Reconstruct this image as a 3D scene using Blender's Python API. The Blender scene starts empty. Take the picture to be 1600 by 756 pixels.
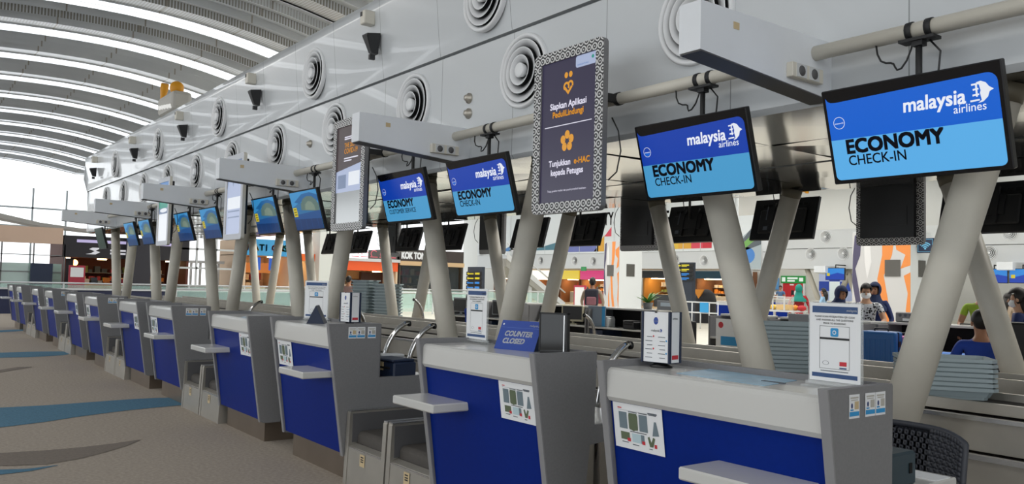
import bpy, bmesh, math, random
from mathutils import Vector, Matrix
random.seed(7)
PI = math.pi
S = bpy.context.scene
COL = S.collection

# ------------------------------------------------------------------ camera
F_PX, YAW, PITCH, ROLL = 1302.75, 0.9275, 0.0498, 0.0249
CAM = Vector((0.0, -2.6635, 1.5012))
_f = Vector((-math.sin(YAW), math.cos(YAW), 0)); _r = Vector((math.cos(YAW), math.sin(YAW), 0)); _u = Vector((0, 0, 1))
FW = _f*math.cos(PITCH) + _u*math.sin(PITCH)
_u2 = _u*math.cos(PITCH) - _f*math.sin(PITCH)
RT = _r*math.cos(ROLL) + _u2*math.sin(ROLL)
UP = _u2*math.cos(ROLL) - _r*math.sin(ROLL)
cd = bpy.data.cameras.new('camera'); cam = bpy.data.objects.new('camera', cd); COL.objects.link(cam)
cd.sensor_width = 36; cd.lens = F_PX/1600*36; cd.clip_end = 400; cd.clip_start = 0.05
m3 = Matrix((RT, UP, -FW)).transposed()
cam.matrix_world = Matrix.Translation(CAM) @ m3.to_4x4()
S.camera = cam

# ------------------------------------------------------------------ light
W = bpy.data.worlds.new('sky'); S.world = W; W.use_nodes = True
bg = W.node_tree.nodes['Background']; bg.inputs[0].default_value = (0.93, 0.97, 1.0, 1); bg.inputs[1].default_value = 1.35
S.view_settings.view_transform = 'Standard'; S.view_settings.look = 'None'
S.view_settings.exposure = 0.6; S.view_settings.gamma = 1.0; S.view_settings.use_curve_mapping = False
try:
    S.cycles.use_denoising = True
    S.cycles.max_bounces = 8; S.cycles.diffuse_bounces = 4; S.cycles.glossy_bounces = 4; S.cycles.transparent_max_bounces = 12
    S.cycles.sample_clamp_indirect = 6.0
except Exception:
    pass
def area_lamp(name, loc, size, power, col=(1, 1, 1), rot=(0, 0, 0)):
    d = bpy.data.lights.new(name, 'AREA'); d.shape = 'RECTANGLE'; d.size, d.size_y = size; d.energy = power; d.color = col
    o = bpy.data.objects.new(name, d); o.location = loc; o.rotation_euler = rot; COL.objects.link(o); return o
# strip lamps under the roof of the check-in hall and over the rear halls
for x in (2, -9, -20, -31):
    area_lamp('hall_fill', (x, -4.5, 8.4), (9, 1.6), 110, (1.0, 0.97, 0.92))  # added fill to lift the carpet and counter tops
for x in (-2, -10, -18, -26):
    area_lamp('rear_aisle_fill', (x, 11.5, 7.9), (6, 1.2), 300, (1.0, 0.97, 0.92))  # added fill for the rear counters and the space under the gantry
for x in (-14, -30, -46):
    for y in (18, 30, 42):
        area_lamp('rear_hall_fill', (x, y, 8.6), (12, 2.0), 430, (1.0, 0.97, 0.92))  # added fill for the hall beyond, no fixtures behind it

# ------------------------------------------------------------------ pixel helpers (dimensions were measured on the photograph)
def ray(px, py): return FW + RT*((px-800)/F_PX) + UP*((378-py)/F_PX)
def at_y(px, py, y):
    d = ray(px, py); return CAM + d*((y-CAM.y)/d.y)
def at_x(px, py, x):
    d = ray(px, py); return CAM + d*((x-CAM.x)/d.x)

# ------------------------------------------------------------------ materials
def lin(h):
    if not isinstance(h, str): return tuple(h)
    h = h.lstrip('#'); v = [int(h[i:i+2], 16)/255 for i in (0, 2, 4)]
    return tuple(c/12.92 if c <= .04045 else ((c+.055)/1.055)**2.4 for c in v)
_MC = {}
def mat(name, col, rough=.5, metal=0., emit=0., noise=0., nscale=8., bump=0., bscale=60., alpha=None, coat=0., spec=None, trans=0.):
    if name in _MC: return _MC[name]
    m = bpy.data.materials.new(name); m.use_nodes = True; nt = m.node_tree; b = nt.nodes['Principled BSDF']
    c = lin(col); b.inputs['Base Color'].default_value = (*c, 1); b.inputs['Roughness'].default_value = rough; b.inputs['Metallic'].default_value = metal
    if spec is not None: b.inputs['Specular IOR Level'].default_value = spec
    if coat: b.inputs['Coat Weight'].default_value = coat
    if trans: b.inputs['Transmission Weight'].default_value = trans
    if emit:
        b.inputs['Base Color'].default_value = (*[v*.15 for v in c], 1); b.inputs['Emission Color'].default_value = (*c, 1); b.inputs['Emission Strength'].default_value = emit
    if alpha is not None: b.inputs['Alpha'].default_value = alpha
    if noise or bump:
        tc = nt.nodes.new('ShaderNodeTexCoord')
    if noise:
        n = nt.nodes.new('ShaderNodeTexNoise'); n.inputs['Scale'].default_value = nscale; n.inputs['Detail'].default_value = 6
        nt.links.new(tc.outputs['Object'], n.inputs['Vector'])
        r = nt.nodes.new('ShaderNodeMapRange'); r.inputs[1].default_value = .3; r.inputs[2].default_value = .7; r.inputs[3].default_value = 1-noise; r.inputs[4].default_value = 1+noise
        nt.links.new(n.outputs['Fac'], r.inputs[0])
        mx = nt.nodes.new('ShaderNodeVectorMath'); mx.operation = 'SCALE'; mx.inputs[0].default_value = c
        nt.links.new(r.outputs[0], mx.inputs['Scale']); nt.links.new(mx.outputs[0], b.inputs['Base Color'])
    if bump:
        n2 = nt.nodes.new('ShaderNodeTexNoise'); n2.inputs['Scale'].default_value = bscale; n2.inputs['Detail'].default_value = 3
        nt.links.new(tc.outputs['Object'], n2.inputs['Vector'])
        bp = nt.nodes.new('ShaderNodeBump'); bp.inputs['Strength'].default_value = bump; bp.inputs['Distance'].default_value = .01
        nt.links.new(n2.outputs['Fac'], bp.inputs['Height']); nt.links.new(bp.outputs[0], b.inputs['Normal'])
    _MC[name] = m; return m
def node_mat(name, build, rough=.5, metal=0.):
    m = bpy.data.materials.new(name); m.use_nodes = True; nt = m.node_tree; b = nt.nodes['Principled BSDF']
    b.inputs['Roughness'].default_value = rough; b.inputs['Metallic'].default_value = metal
    build(nt, b); _MC[name] = m; return m
class NB:                                      # tiny node-graph writer
    def __init__(s, nt): s.nt = nt
    def n(s, t, **k):
        o = s.nt.nodes.new(t)
        for a, v in k.items(): setattr(o, a, v)
        return o
    def link(s, a, b): s.nt.links.new(a, b)
    def math(s, op, a, b=None, c=None):
        o = s.n('ShaderNodeMath', operation=op)
        for i, v in enumerate((a, b, c)):
            if v is None: continue
            if isinstance(v, (int, float)): o.inputs[i].default_value = v
            else: s.link(v, o.inputs[i])
        return o.outputs[0]
    def mix(s, fac, a, b):
        o = s.n('ShaderNodeMix', data_type='RGBA')
        if isinstance(fac, (int, float)): o.inputs[0].default_value = fac
        else: s.link(fac, o.inputs[0])
        for i, v in ((6, a), (7, b)):
            if isinstance(v, tuple): o.inputs[i].default_value = (*v[:3], 1)
            else: s.link(v, o.inputs[i])
        return o.outputs[2]
    def sep(s):
        tc = s.n('ShaderNodeTexCoord'); sp = s.n('ShaderNodeSeparateXYZ'); s.link(tc.outputs['Object'], sp.inputs[0]); s.tc = tc
        return sp.outputs[0], sp.outputs[1], sp.outputs[2]

# ------------------------------------------------------------------ mesh builder
class MB:
    def __init__(s): s.v = []; s.f = []; s.mi = []; s.sm = []
    def add(s, vs, fs, m=0, smooth=False):
        o = len(s.v); s.v += [tuple(p) for p in vs]
        for f in fs: s.f.append([i+o for i in f]); s.mi.append(m); s.sm.append(smooth)
        return s
    def box(s, x0, x1, y0, y1, z0, z1, m=0, bev=0., rot=None, seg=1):
        if bev:
            bm = bmesh.new(); bmesh.ops.create_cube(bm, size=1)
            for v in bm.verts: v.co = ((x0+x1)/2+v.co.x*(x1-x0), (y0+y1)/2+v.co.y*(y1-y0), (z0+z1)/2+v.co.z*(z1-z0))
            bmesh.ops.bevel(bm, geom=bm.edges[:], offset=bev, segments=seg, affect='EDGES', profile=.5)
            return s.bm(bm, m, rot)
        V = [(x, y, z) for x in (x0, x1) for y in (y0, y1) for z in (z0, z1)]
        if rot: V = [rot @ Vector(p) for p in V]
        return s.add(V, [(0, 1, 3, 2), (4, 6, 7, 5), (0, 4, 5, 1), (2, 3, 7, 6), (0, 2, 6, 4), (1, 5, 7, 3)], m)
    def bm(s, bm, m=0, mat4=None, smooth=False):
        bm.verts.index_update()
        V = [(mat4 @ v.co) if mat4 else v.co.copy() for v in bm.verts]
        s.add(V, [[v.index for v in f.verts] for f in bm.faces], m, smooth); bm.free(); return s
    def prism(s, prof, axis, a0, a1, m=0):
        # prof: 2-D points; axis 'x': (y,z), 'y': (x,z), 'z': (x,y)
        n = len(prof)
        def P(p, a): return {'x': (a, p[0], p[1]), 'y': (p[0], a, p[1]), 'z': (p[0], p[1], a)}[axis]
        V = [P(p, a0) for p in prof] + [P(p, a1) for p in prof]
        F = [tuple(range(n))[::-1], tuple(range(n, 2*n))] + [(i, (i+1) % n, n+(i+1) % n, n+i) for i in range(n)]
        return s.add(V, F, m)
    def sheet(s, prof, axis, a0, a1, m=0, smooth=False):
        n = len(prof)
        def P(p, a): return {'x': (a, p[0], p[1]), 'y': (p[0], a, p[1]), 'z': (p[0], p[1], a)}[axis]
        V = [P(p, a0) for p in prof] + [P(p, a1) for p in prof]
        return s.add(V, [(i, i+1, n+i+1, n+i) for i in range(n-1)], m, smooth)
    def tube(s, pts, r, n=8, m=0, caps=True, flat=None):
        pts = [Vector(p) for p in pts]; k = len(pts); rs = r if isinstance(r, (list, tuple)) else [r]*k
        V = []; up = None
        for i, p in enumerate(pts):
            t = (pts[min(i+1, k-1)]-pts[max(i-1, 0)]).normalized()
            if up is None:
                up = Vector((0, 0, 1)) if abs(t.z) < .9 else Vector((0, 1, 0))
            a = t.cross(up).normalized(); b = a.cross(t).normalized(); up = b
            for j in range(n):
                w = 2*PI*j/n; V.append(p+a*math.cos(w)*rs[i]+b*math.sin(w)*rs[i])
        F = [(i*n+j, i*n+(j+1) % n, (i+1)*n+(j+1) % n, (i+1)*n+j) for i in range(k-1) for j in range(n)]
        s.add(V, F, m, True)
        if caps:
            o = len(s.v)-len(V)
            s.f.append([o+j for j in range(n)][::-1]); s.mi.append(m); s.sm.append(False)
            s.f.append([o+(k-1)*n+j for j in range(n)]); s.mi.append(m); s.sm.append(False)
        return s
    def lathe(s, prof, c=(0, 0, 0), axis='z', n=24, m=0, smooth=True):
        # prof: (radius, along axis)
        V = []
        for r, h in prof:
            for j in range(n):
                w = 2*PI*j/n; a, b = r*math.cos(w), r*math.sin(w)
                q = {'z': (a, b, h), 'y': (a, h, b), 'x': (h, a, b)}[axis]; V.append((q[0]+c[0], q[1]+c[1], q[2]+c[2]))
        F = [(i*n+j, i*n+(j+1) % n, (i+1)*n+(j+1) % n, (i+1)*n+j) for i in range(len(prof)-1) for j in range(n)]
        return s.add(V, F, m, smooth)
    def ball(s, c, r, m=0, seg=14, ring=9, rot=None):
        r = r if isinstance(r, (tuple, list)) else (r, r, r)
        bm = bmesh.new(); bmesh.ops.create_uvsphere(bm, u_segments=seg, v_segments=ring, radius=1)
        M = Matrix.Translation(c) @ (rot.to_4x4() if rot else Matrix.Identity(4)) @ Matrix.Diagonal((*r, 1))
        return s.bm(bm, m, M, True)
    def poly(s, pts, m=0): return s.add(pts, [tuple(range(len(pts)))], m)
    def build(s, name, mats, parent=None, loc=(0, 0, 0), rot=(0, 0, 0), fix=True):
        me = bpy.data.meshes.new(name); me.from_pydata(s.v, [], s.f)
        if not isinstance(mats, (list, tuple)): mats = [mats]
        for m in mats: me.materials.append(m)
        me.polygons.foreach_set('material_index', s.mi); me.polygons.foreach_set('use_smooth', s.sm)
        me.update()
        if fix:
            bm = bmesh.new(); bm.from_mesh(me); bmesh.ops.recalc_face_normals(bm, faces=bm.faces); bm.to_mesh(me); bm.free()
        o = bpy.data.objects.new(name, me); COL.objects.link(o); o.location = loc; o.rotation_euler = rot
        if parent: o.parent = parent
        return o
def thing(name, label, cat, loc=(0, 0, 0), rz=0., group=None):
    o = bpy.data.objects.new(name, None); COL.objects.link(o); o.location = loc; o.rotation_euler = (0, 0, rz)
    o.empty_display_size = .1; o['label'] = label; o['category'] = cat
    if group: o['group'] = group
    return o
def tag(o, label, cat, group=None, kind=None):
    o['label'] = label; o['category'] = cat
    if group: o['group'] = group
    if kind: o['kind'] = kind
    return o
def structure(o): o['kind'] = 'structure'; return o
def copy_thing(root, loc, label=None, rz=None, group=None):
    r = root.copy(); COL.objects.link(r); r.location = loc
    if rz is not None: r.rotation_euler = (0, 0, rz)
    if label: r['label'] = label
    if group: r['group'] = group
    for ch in list(root.children):
        c = ch.copy(); COL.objects.link(c); c.parent = r
        for g in ch.children:
            d = g.copy(); COL.objects.link(d); d.parent = c
    return r
# flat artwork on a panel: frame = origin + u*U + v*V + w*N
_TC = {}
def text_mesh(txt, size, bold=0., shear=0., align='LEFT', sx=1.):
    k = (txt, bold, shear, align)
    if k not in _TC:
        c = bpy.data.curves.new('t', 'FONT'); c.body = txt; c.size = 1; c.offset = bold; c.shear = shear; c.align_x = align; c.resolution_u = 3
        o = bpy.data.objects.new('t', c); COL.objects.link(o)
        dg = bpy.context.evaluated_depsgraph_get(); me = bpy.data.meshes.new_from_object(o.evaluated_get(dg))
        _TC[k] = ([v.co.copy() for v in me.vertices], [list(p.vertices) for p in me.polygons])
        bpy.data.objects.remove(o); bpy.data.curves.remove(c); bpy.data.meshes.remove(me)
    V, Fs = _TC[k]
    return [(v.x*size*sx, v.y*size) for v in V], Fs
class Art:
    """2-D artwork in the plane origin + u*U + v*V, lifted w along N"""
    def __init__(s, mb, O, U, V, N=None):
        s.mb = mb; s.O = Vector(O); s.U = Vector(U).normalized(); s.V = Vector(V).normalized(); s.N = s.U.cross(s.V)
    def P(s, u, v, w=0.): return s.O+s.U*u+s.V*v+s.N*w
    def rect(s, u0, v0, u1, v1, m=0, w=0.): s.mb.add([s.P(u0, v0, w), s.P(u1, v0, w), s.P(u1, v1, w), s.P(u0, v1, w)], [(0, 1, 2, 3)], m)
    def poly(s, pts, m=0, w=0.): s.mb.add([s.P(u, v, w) for u, v in pts], [tuple(range(len(pts)))], m)
    def disc(s, u, v, ru, rv=None, m=0, w=0., n=20, r0=0.):
        rv = rv or ru
        o = [s.P(u+ru*math.cos(2*PI*i/n), v+rv*math.sin(2*PI*i/n), w) for i in range(n)]
        if r0:
            i_ = [s.P(u+ru*r0*math.cos(2*PI*i/n), v+rv*r0*math.sin(2*PI*i/n), w) for i in range(n)]
            s.mb.add(o+i_, [(i, (i+1) % n, n+(i+1) % n, n+i) for i in range(n)], m)
        else: s.mb.add(o, [tuple(range(n))], m)
    def arc(s, u, v, r, a0, a1, th, m=0, w=0., n=12):
        A = [a0+(a1-a0)*i/n for i in range(n+1)]
        V = [s.P(u+(r+th/2)*math.cos(a), v+(r+th/2)*math.sin(a), w) for a in A]+[s.P(u+(r-th/2)*math.cos(a), v+(r-th/2)*math.sin(a), w) for a in A]
        s.mb.add(V, [(i, i+1, n+2+i, n+1+i) for i in range(n)], m)
    def rrect(s, u0, v0, u1, v1, r, m=0, w=0., corners='1111', n=5):
        pts = []
        for k, (cu, cv, a0) in enumerate(((u0+r, v0+r, PI), (u1-r, v0+r, 1.5*PI), (u1-r, v1-r, 0), (u0+r, v1-r, .5*PI))):
            if corners[k] == '1': pts += [(cu+r*math.cos(a0+PI/2*i/n), cv+r*math.sin(a0+PI/2*i/n)) for i in range(n+1)]
            else: pts.append(((u0, v0), (u1, v0), (u1, v1), (u0, v1))[k])
        s.poly(pts, m, w)
    def text(s, txt, u, v, size, m=0, w=0., bold=0., shear=0., align='LEFT', sx=1.):
        V, Fs = text_mesh(txt, size, 0., shear, align, sx)
        k = bold*size*.62                      # heavier strokes: the letters laid over themselves, slightly shifted
        for du, dv in (((-k, -k), (k, -k), (-k, k), (k, k), (0, -k), (0, k), (-k, 0), (k, 0)) if bold > 0 else ((0, 0),)):
            s.mb.add([s.P(u+a+du, v+b+dv, w) for a, b in V], Fs, m)
def at_z(px, py, z):
    d = ray(px, py); return CAM + d*((z-CAM.z)/d.z)
# ------------------------------------------------------------------ palette
M_CARPET = mat('carpet', '#a0968a', .95, noise=.16, nscale=35, bump=.35, bscale=400)
M_CARPET_BLUE = mat('carpet blue', '#46738c', .95, noise=.14, nscale=35, bump=.35, bscale=400)
M_CARPET_DARK = mat('carpet dark', '#776e65', .95, noise=.12, nscale=35, bump=.35, bscale=400)
M_TILE = mat('pale floor tile', '#cfcabb', .35, noise=.04, nscale=2)
M_WHITE = mat('white paint', '#cdd0d2', .42)
M_BEAM = mat('beam paint', '#e2e6eb', .5, noise=.03, nscale=3)
M_PIPE = mat('pipe cream paint', '#d8d4c8', .4)
M_COL = mat('column grey paint', '#cdc9bd', .5, noise=.05, nscale=4)
M_COLLAR = mat('column collar', '#6d6859', .5)
M_STEEL = mat('brushed stainless', '#bdb8ae', .42, metal=.75, noise=.06, nscale=5)
M_STEEL_WARM = mat('kick plate stainless', '#8c8074', .33, metal=.8, noise=.08, nscale=4)
M_STEELB = mat('dull stainless', '#aaa69e', .4, metal=.65, noise=.06, nscale=5)
M_STEEL_EDGE = mat('steel edge', '#d9dadb', .25, metal=.9)
M_CHROME = mat('chrome tube', '#dcdcdc', .12, metal=1.)
M_GREYLAM = mat('dark grey laminate', '#7c7c7e', .45, noise=.05, nscale=90)
M_GREYEDGE = mat('grey edge band', '#8b8b8d', .4)
M_TOP = mat('pale grey worktop', '#c9c9c6', .22, coat=.3)
M_BLUE = mat('navy blue laminate', '#01247a', .42, noise=.04, nscale=40, spec=.12)
M_PAD = mat('dark belt rubber', '#4b4743', .8, noise=.08, nscale=30)
M_INNER = mat('grey inner lining', '#58585a', .55)
M_BLACK = mat('black plastic', '#17181b', .4)
M_BLACKM = mat('matt black steel', '#1d1e20', .55)
M_GAP = mat('dark gap', '#0b0b0c', .9)
M_PAPER = mat('white paper', '#e8eaec', .6)
M_INK = mat('grey ink', '#5a6068', .7)
M_INKD = mat('navy ink', '#22386e', .6)
M_RED = mat('red ink', '#c8303c', .6)
M_GREENPIC = mat('olive picture ink', '#5f6b52', .7)
M_GREYPIC = mat('slate picture ink', '#6f7f88', .7)
M_BEIGE = mat('beige sticker', '#c9b48c', .6)
M_CYAN = mat('cyan sticker ink', '#2f94cf', .6)
M_YEL = mat('yellow plastic', '#e3b21c', .5)
M_DARKBLUE = mat('dark navy plastic', '#1c2a44', .5)
M_VANE = mat('vent white', '#e6e8ea', .45)
M_TRAY = mat('grey green tray plastic', '#a9b8bc', .5)
M_ACRYL = mat('clear acrylic', '#f2f6f6', .05, alpha=.25)

# ------------------------------------------------------------------ floor
ROW0, ROW1 = -75.0, 16.0
mb = MB()
mb.add([(ROW0, -16, 0), (ROW1, -16, 0), (ROW1, 7.6, 0), (ROW0, 7.6, 0)], [(0, 1, 2, 3)], 0)
mb.add([(ROW0, 7.6, 0), (ROW1, 7.6, 0), (ROW1, 62, 0), (ROW0, 62, 0)], [(0, 1, 2, 3)], 1)
def resample(pts, n):
    d = [0]
    for a, b in zip(pts, pts[1:]): d.append(d[-1]+(b-a).length)
    out = []
    for k in range(n+1):
        t = d[-1]*k/n; i = max(q for q in range(len(pts)-1) if d[q] <= t+1e-9); L = d[i+1]-d[i]
        out.append(pts[i].lerp(pts[i+1], (t-d[i])/L if L else 0))
    return out
def inlay(up, lo, m):
    a = [at_z(x, y, .0) for x, y in up]; b = [at_z(x, y, .0) for x, y in lo]
    a = resample([a[0]+(a[0]-a[1]).normalized()*3]+a, 16); b = resample([b[0]+(b[0]-b[1]).normalized()*3]+b, 16)
    mb.add([(p.x, p.y, .003) for p in a]+[(p.x, p.y, .003) for p in b], [(k, k+1, 18+k, 17+k) for k in range(16)], m)
inlay([(0, 637), (80, 633), (160, 627), (230, 622), (287, 621)], [(0, 668), (60, 661), (130, 650), (210, 640), (285, 633)], 2)
inlay([(0, 708), (70, 704), (150, 697), (219, 687)], [(0, 728), (60, 728), (130, 716), (190, 700), (220, 687.5)], 3)
inlay([(0, 734), (40, 733), (90, 727)], [(0, 742), (40, 738), (90, 727.5)], 2)
inlay([(0, 551), (50, 549.5), (95, 549), (110, 550)], [(0, 559), (50, 558), (100, 555), (120, 551)], 2)
inlay([(0, 516), (30, 514.5), (55, 515)], [(0, 519), (30, 517.5), (56, 515.6)], 2)
inlay([(0, 578), (30, 573), (50, 573)], [(0, 582), (30, 577), (50, 574)], 3)
structure(mb.build('floor', [M_CARPET, M_TILE, M_CARPET_BLUE, M_CARPET_DARK], fix=False))

# ------------------------------------------------------------------ bulkhead island (hollow white gantry over the counters)
BX0, BX1 = -27.65, 6.0
def bulk(nt, b):
    q = NB(nt); x, y, z = q.sep()
    fx = q.math('FRACT', q.math('DIVIDE', q.math('ADD', x, 100.0), 1.3))
    ln = q.math('LESS_THAN', fx, .006)
    n = q.n('ShaderNodeTexNoise'); n.inputs['Scale'].default_value = .35; q.link(q.tc.outputs['Object'], n.inputs['Vector'])
    base = q.mix(n.outputs['Fac'], lin('#c9cdd0'), lin('#d6dadd'))
    q.link(q.mix(ln, base, lin('#8f9496')), b.inputs['Base Color'])
    b.inputs['Coat Weight'].default_value = .6
M_BULK = node_mat('white aluminium cladding', bulk, .22)
def bulk_profile(sgn):
    # (y, z) of the gantry face: flat lower band, seam joint, gently bulging upper band
    lo = [(2.13, 2.70), (2.10, 2.74), (2.10, 3.93)]
    up = [(2.07, 3.95)]
    for i in range(9):
        t = i/8; up.append((2.07-.10*t**.8, 3.955+t*(4.93-3.955)))
    up.append((2.25, 4.97))
    f = (lambda p: p) if sgn > 0 else (lambda p: (8.4-p[0], p[1]))
    return [f(p) for p in lo], [f(p) for p in up]
lo, up = bulk_profile(1)
mb = MB(); mb.sheet(lo, 'x', BX0, BX1, 0); mb.sheet([lo[-1], (2.11, 3.942), up[0]], 'x', BX0, BX1, 2); mb.sheet(up, 'x', BX0, BX1, 0, True)
structure(mb.build('wall_front', [M_BULK, M_INNER, mat('seam grey', '#8d9194', .6)]))  # joint between the two bands has its own grey
lo2, up2 = bulk_profile(-1)
mb = MB(); mb.sheet(lo2, 'x', BX0, BX1, 0); mb.sheet([lo2[-1], (8.26, 3.94), up2[0]], 'x', BX0, BX1, 1); mb.sheet(up2, 'x', BX0, BX1, 0, True)
wr = structure(mb.build('wall_rear', [M_BULK, M_INNER])); wr.location.y = -2.0
mb = MB(); mb.box(BX0, BX1, 2.25, 6.15, 4.95, 4.98)
structure(mb.build('trim_roof', M_WHITE))
mb = MB(); mb.prism([(2.13, 2.72), (2.08, 3.9), (1.96, 4.3), (2.0, 4.9), (2.25, 4.97), (6.15, 4.97), (6.4, 4.9), (6.44, 4.3), (6.3, 3.9), (6.27, 2.72)], 'x', BX0-.06, BX0)
structure(mb.build('wall_end', M_BULK))
# mirror-like soffit of separate metal panels
rs = random.Random(3)
mb = MB(); nx = int((BX1-BX0)/1.3)+1
for i in range(nx):
    for j, (y0, y1) in enumerate(((2.13, 3.2), (3.2, 4.2), (4.2, 5.2), (5.2, 6.27))):
        x0 = BX0+i*1.3; x1 = min(x0+1.29, BX1); h = [2.705+rs.uniform(-.012, .012) for _ in range(4)]
        mb.add([(x0, y0, h[0]), (x1, y0, h[1]), (x1, y1-.01, h[2]), (x0, y1-.01, h[3])], [(0, 1, 2, 3)], 0)
mb.box(BX0, BX1, 2.14, 6.26, 2.74, 2.76, 1)
M_SOFF = mat('polished soffit panel', '#9b9c9c', .1, metal=.9, noise=.05, nscale=1)
structure(mb.build('ceiling_soffit', [M_SOFF, M_GAP], fix=False))

# ------------------------------------------------------------------ vaulted metal roof: bays of overlapping sheets with open glazed slots
def roof_z(y):
    d = min(y, 8.2)-2.7
    return 9.6-(.0225*d*d if d > 0 else .0125*d*d)
BAY = 4.29; X_S1 = -27.0
ys = [-15+i*(21.0+15)/40 for i in range(41)]
def ribbed(nt, b):
    q = NB(nt); x, y, z = q.sep()
    fx = q.math('FRACT', q.math('MULTIPLY', x, 11.0)); fy = q.math('FRACT', q.math('MULTIPLY', y, 11.0))
    dx = q.math('SUBTRACT', fx, .5); dy = q.math('SUBTRACT', fy, .5)
    r = q.math('ADD', q.math('MULTIPLY', dx, dx), q.math('MULTIPLY', dy, dy)); hole = q.math('LESS_THAN', r, .07)
    near = q.math('GREATER_THAN', x, -31.0)
    seam = q.math('LESS_THAN', q.math('FRACT', q.math('DIVIDE', q.math('ADD', y, 40.0), 2.3)), .02)
    n = q.n('ShaderNodeTexNoise'); n.inputs['Scale'].default_value = .5; q.link(q.tc.outputs['Object'], n.inputs['Vector'])
    base = q.mix(n.outputs['Fac'], lin('#b4b9bf'), lin('#d2d6db'))
    c = q.mix(q.math('MULTIPLY', hole, near), base, lin('#84827c'))
    q.link(q.mix(seam, c, lin('#98958f')), b.inputs['Base Color'])
    b.inputs['Coat Weight'].default_value = .1
M_ROOF = node_mat('perforated metal roof sheet', ribbed, .3, .35)
M_LANE = mat('roof frame', '#c2c4c4', .5)
M_PANE = mat('frosted roof pane', '#cfcfcf', .6, trans=.55)
mb = MB()
def strip(xa, xb, za, zb, m):
    prof_a = [(xa, y, roof_z(y)+za) for y in ys]; prof_b = [(xb, y, roof_z(y)+zb) for y in ys]; n = len(ys)
    mb.add(prof_a+prof_b, [(i, i+1, n+i+1, n+i) for i in range(n-1)], m, True)
nb_ = 10
for k in range(-9, nb_):
    xs_ = X_S1-k*BAY                    # the slot between bays starts here and runs to -x
    w = .9 if k >= 0 else 0.0
    ns = 4 if w else 5; seg = (BAY-w)/ns
    for i in range(ns):                  # overlapping sheets to the next slot (towards -x)
        a = xs_-w-i*seg; e = .24 if i < ns-1 else .04; strip(a, a-seg, .0, e, 0); strip(a-seg, a-seg, e, .0, 0)
    if w:
        strip(xs_-.48, xs_-.53, .02, .02, 1)
    else: strip(xs_, xs_, 0, .1, 0)
structure(mb.build('ceiling', [M_ROOF, M_LANE, M_PANE], fix=False))
mb = MB()                               # flat roof over the halls beyond, with open skylight slots
for i in range(11):
    x1 = 12-i*8; mb.box(x1-6.8, x1, 20.6, 62, 9.0, 9.2)
structure(mb.build('ceiling_rear', M_WHITE))
mb = MB(); mb.box(ROW1, ROW1+.2, -16, 62, 0, 3.0); mb.box(ROW1, ROW1+.2, 2.0, 62, 3.0, 11)  # unseen wall, left open above so daylight reaches beam and counter sides
structure(mb.build('wall_back', M_WHITE))

# ------------------------------------------------------------------ round air diffusers in the gantry
def diffuser(label, group, x, y, z, tilt=0.):
    t = thing('air_diffuser', label, 'air vent', (x, y, z), 0, group); t.rotation_euler = (tilt, 0, 0)
    MB().lathe([(.36, .02), (.36, -.02), (.35, -.035), (.335, -.035), (.31, -.012), (.31, .02)], axis='y', n=40).build('flange', M_VANE, t)
    MB().lathe([(.0, -.004), (.30, -.004)], axis='y', n=40).build('throat', M_GAP, t)
    for a, b, d in ((.30, .232, .035), (.222, .155, .05), (.146, .08, .062)):
        MB().lathe([(a, -d), (a-.004, -d-.005), (a-.01, -d), (b-.006, -.014), (b, -.012), (a, -d)], axis='y', n=36).build('vane', M_VANE, t)
    MB().lathe([(.0, -.065), (.06, -.072), (.072, -.062), (.06, -.01)], axis='y', n=24).build('hub', M_VANE, t)
    return t
WORDS = ['nearest', 'second nearest', 'third nearest', 'fourth nearest', 'fifth nearest', 'sixth nearest', 'seventh nearest', 'eighth nearest', 'ninth nearest', 'tenth nearest', 'eleventh nearest', 'twelfth nearest', 'thirteenth nearest', 'fourteenth nearest']
proto = None
ups = [-6.78, -10.95, -15.12, -19.3, -23.6]
for i, x in enumerate(ups):
    lab = 'round white air vent in the upper gantry band, %s of the upper row' % WORDS[i]
    if proto is None: proto = diffuser(lab, 'round vents in the upper gantry band', x, 2.01, 4.37)
    else: copy_thing(proto, (x, 2.01, 4.37), lab)
lows = sorted([-4.12-4.17*k for k in range(6)]+[-6.22-4.17*k for k in range(-1, 5)], reverse=True)
for i, x in enumerate(lows):
    copy_thing(proto, (x, 2.095, 3.52), 'round white air vent in the lower gantry band, %s of the lower row' % WORDS[i], group='round vents in the lower gantry band')

# wedge loudspeakers, small white sensor boxes
for i, (x, xb) in enumerate(((-9.05, -9.18), (-13.05, -13.28), (-17.1, -17.4), (-21.15, -21.4), (-26.0, -25.9))):
    t = thing('wall_speaker', 'black wedge speaker on the upper gantry band, %s one' % WORDS[i], 'speaker', (x, 1.93, 4.36), 0, 'wedge speakers on the gantry')
    MB().add([(-.085, .06, .13), (.085, .06, .13), (.07, -.11, .105), (-.07, -.11, .105), (-.04, .06, -.12), (.04, .06, -.12), (.035, -.03, -.11), (-.035, -.03, -.11)], [(0, 1, 2, 3), (4, 7, 6, 5), (0, 3, 7, 4), (1, 5, 6, 2), (3, 2, 6, 7), (0, 4, 5, 1)]).build('cabinet', M_BLACK, t)
    MB().add([(-.06, -.112, .09), (.06, -.112, .09), (.03, -.036, -.10), (-.03, -.036, -.10)], [(0, 1, 2, 3)]).build('grille', M_BLACKM, t)
    MB().box(-.02, .02, -.04, .03, -.19, -.13).build('bracket', M_BLACK, t)
    t = thing('sensor_box', 'small white device box above the %s wedge speaker' % WORDS[i].replace('nearest', '').strip() if i else 'small white device box above the nearest wedge speaker', 'sensor box', (xb, 1.945, 4.71), 0, 'white device boxes on the gantry')
    MB().box(-.06, .06, -.10, .05, -.085, .085, bev=.01).build('case', M_PIPE, t)
    MB().box(-.05, .0, -.105, -.09, .015, .07).build('lens', M_BLACK, t)
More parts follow.
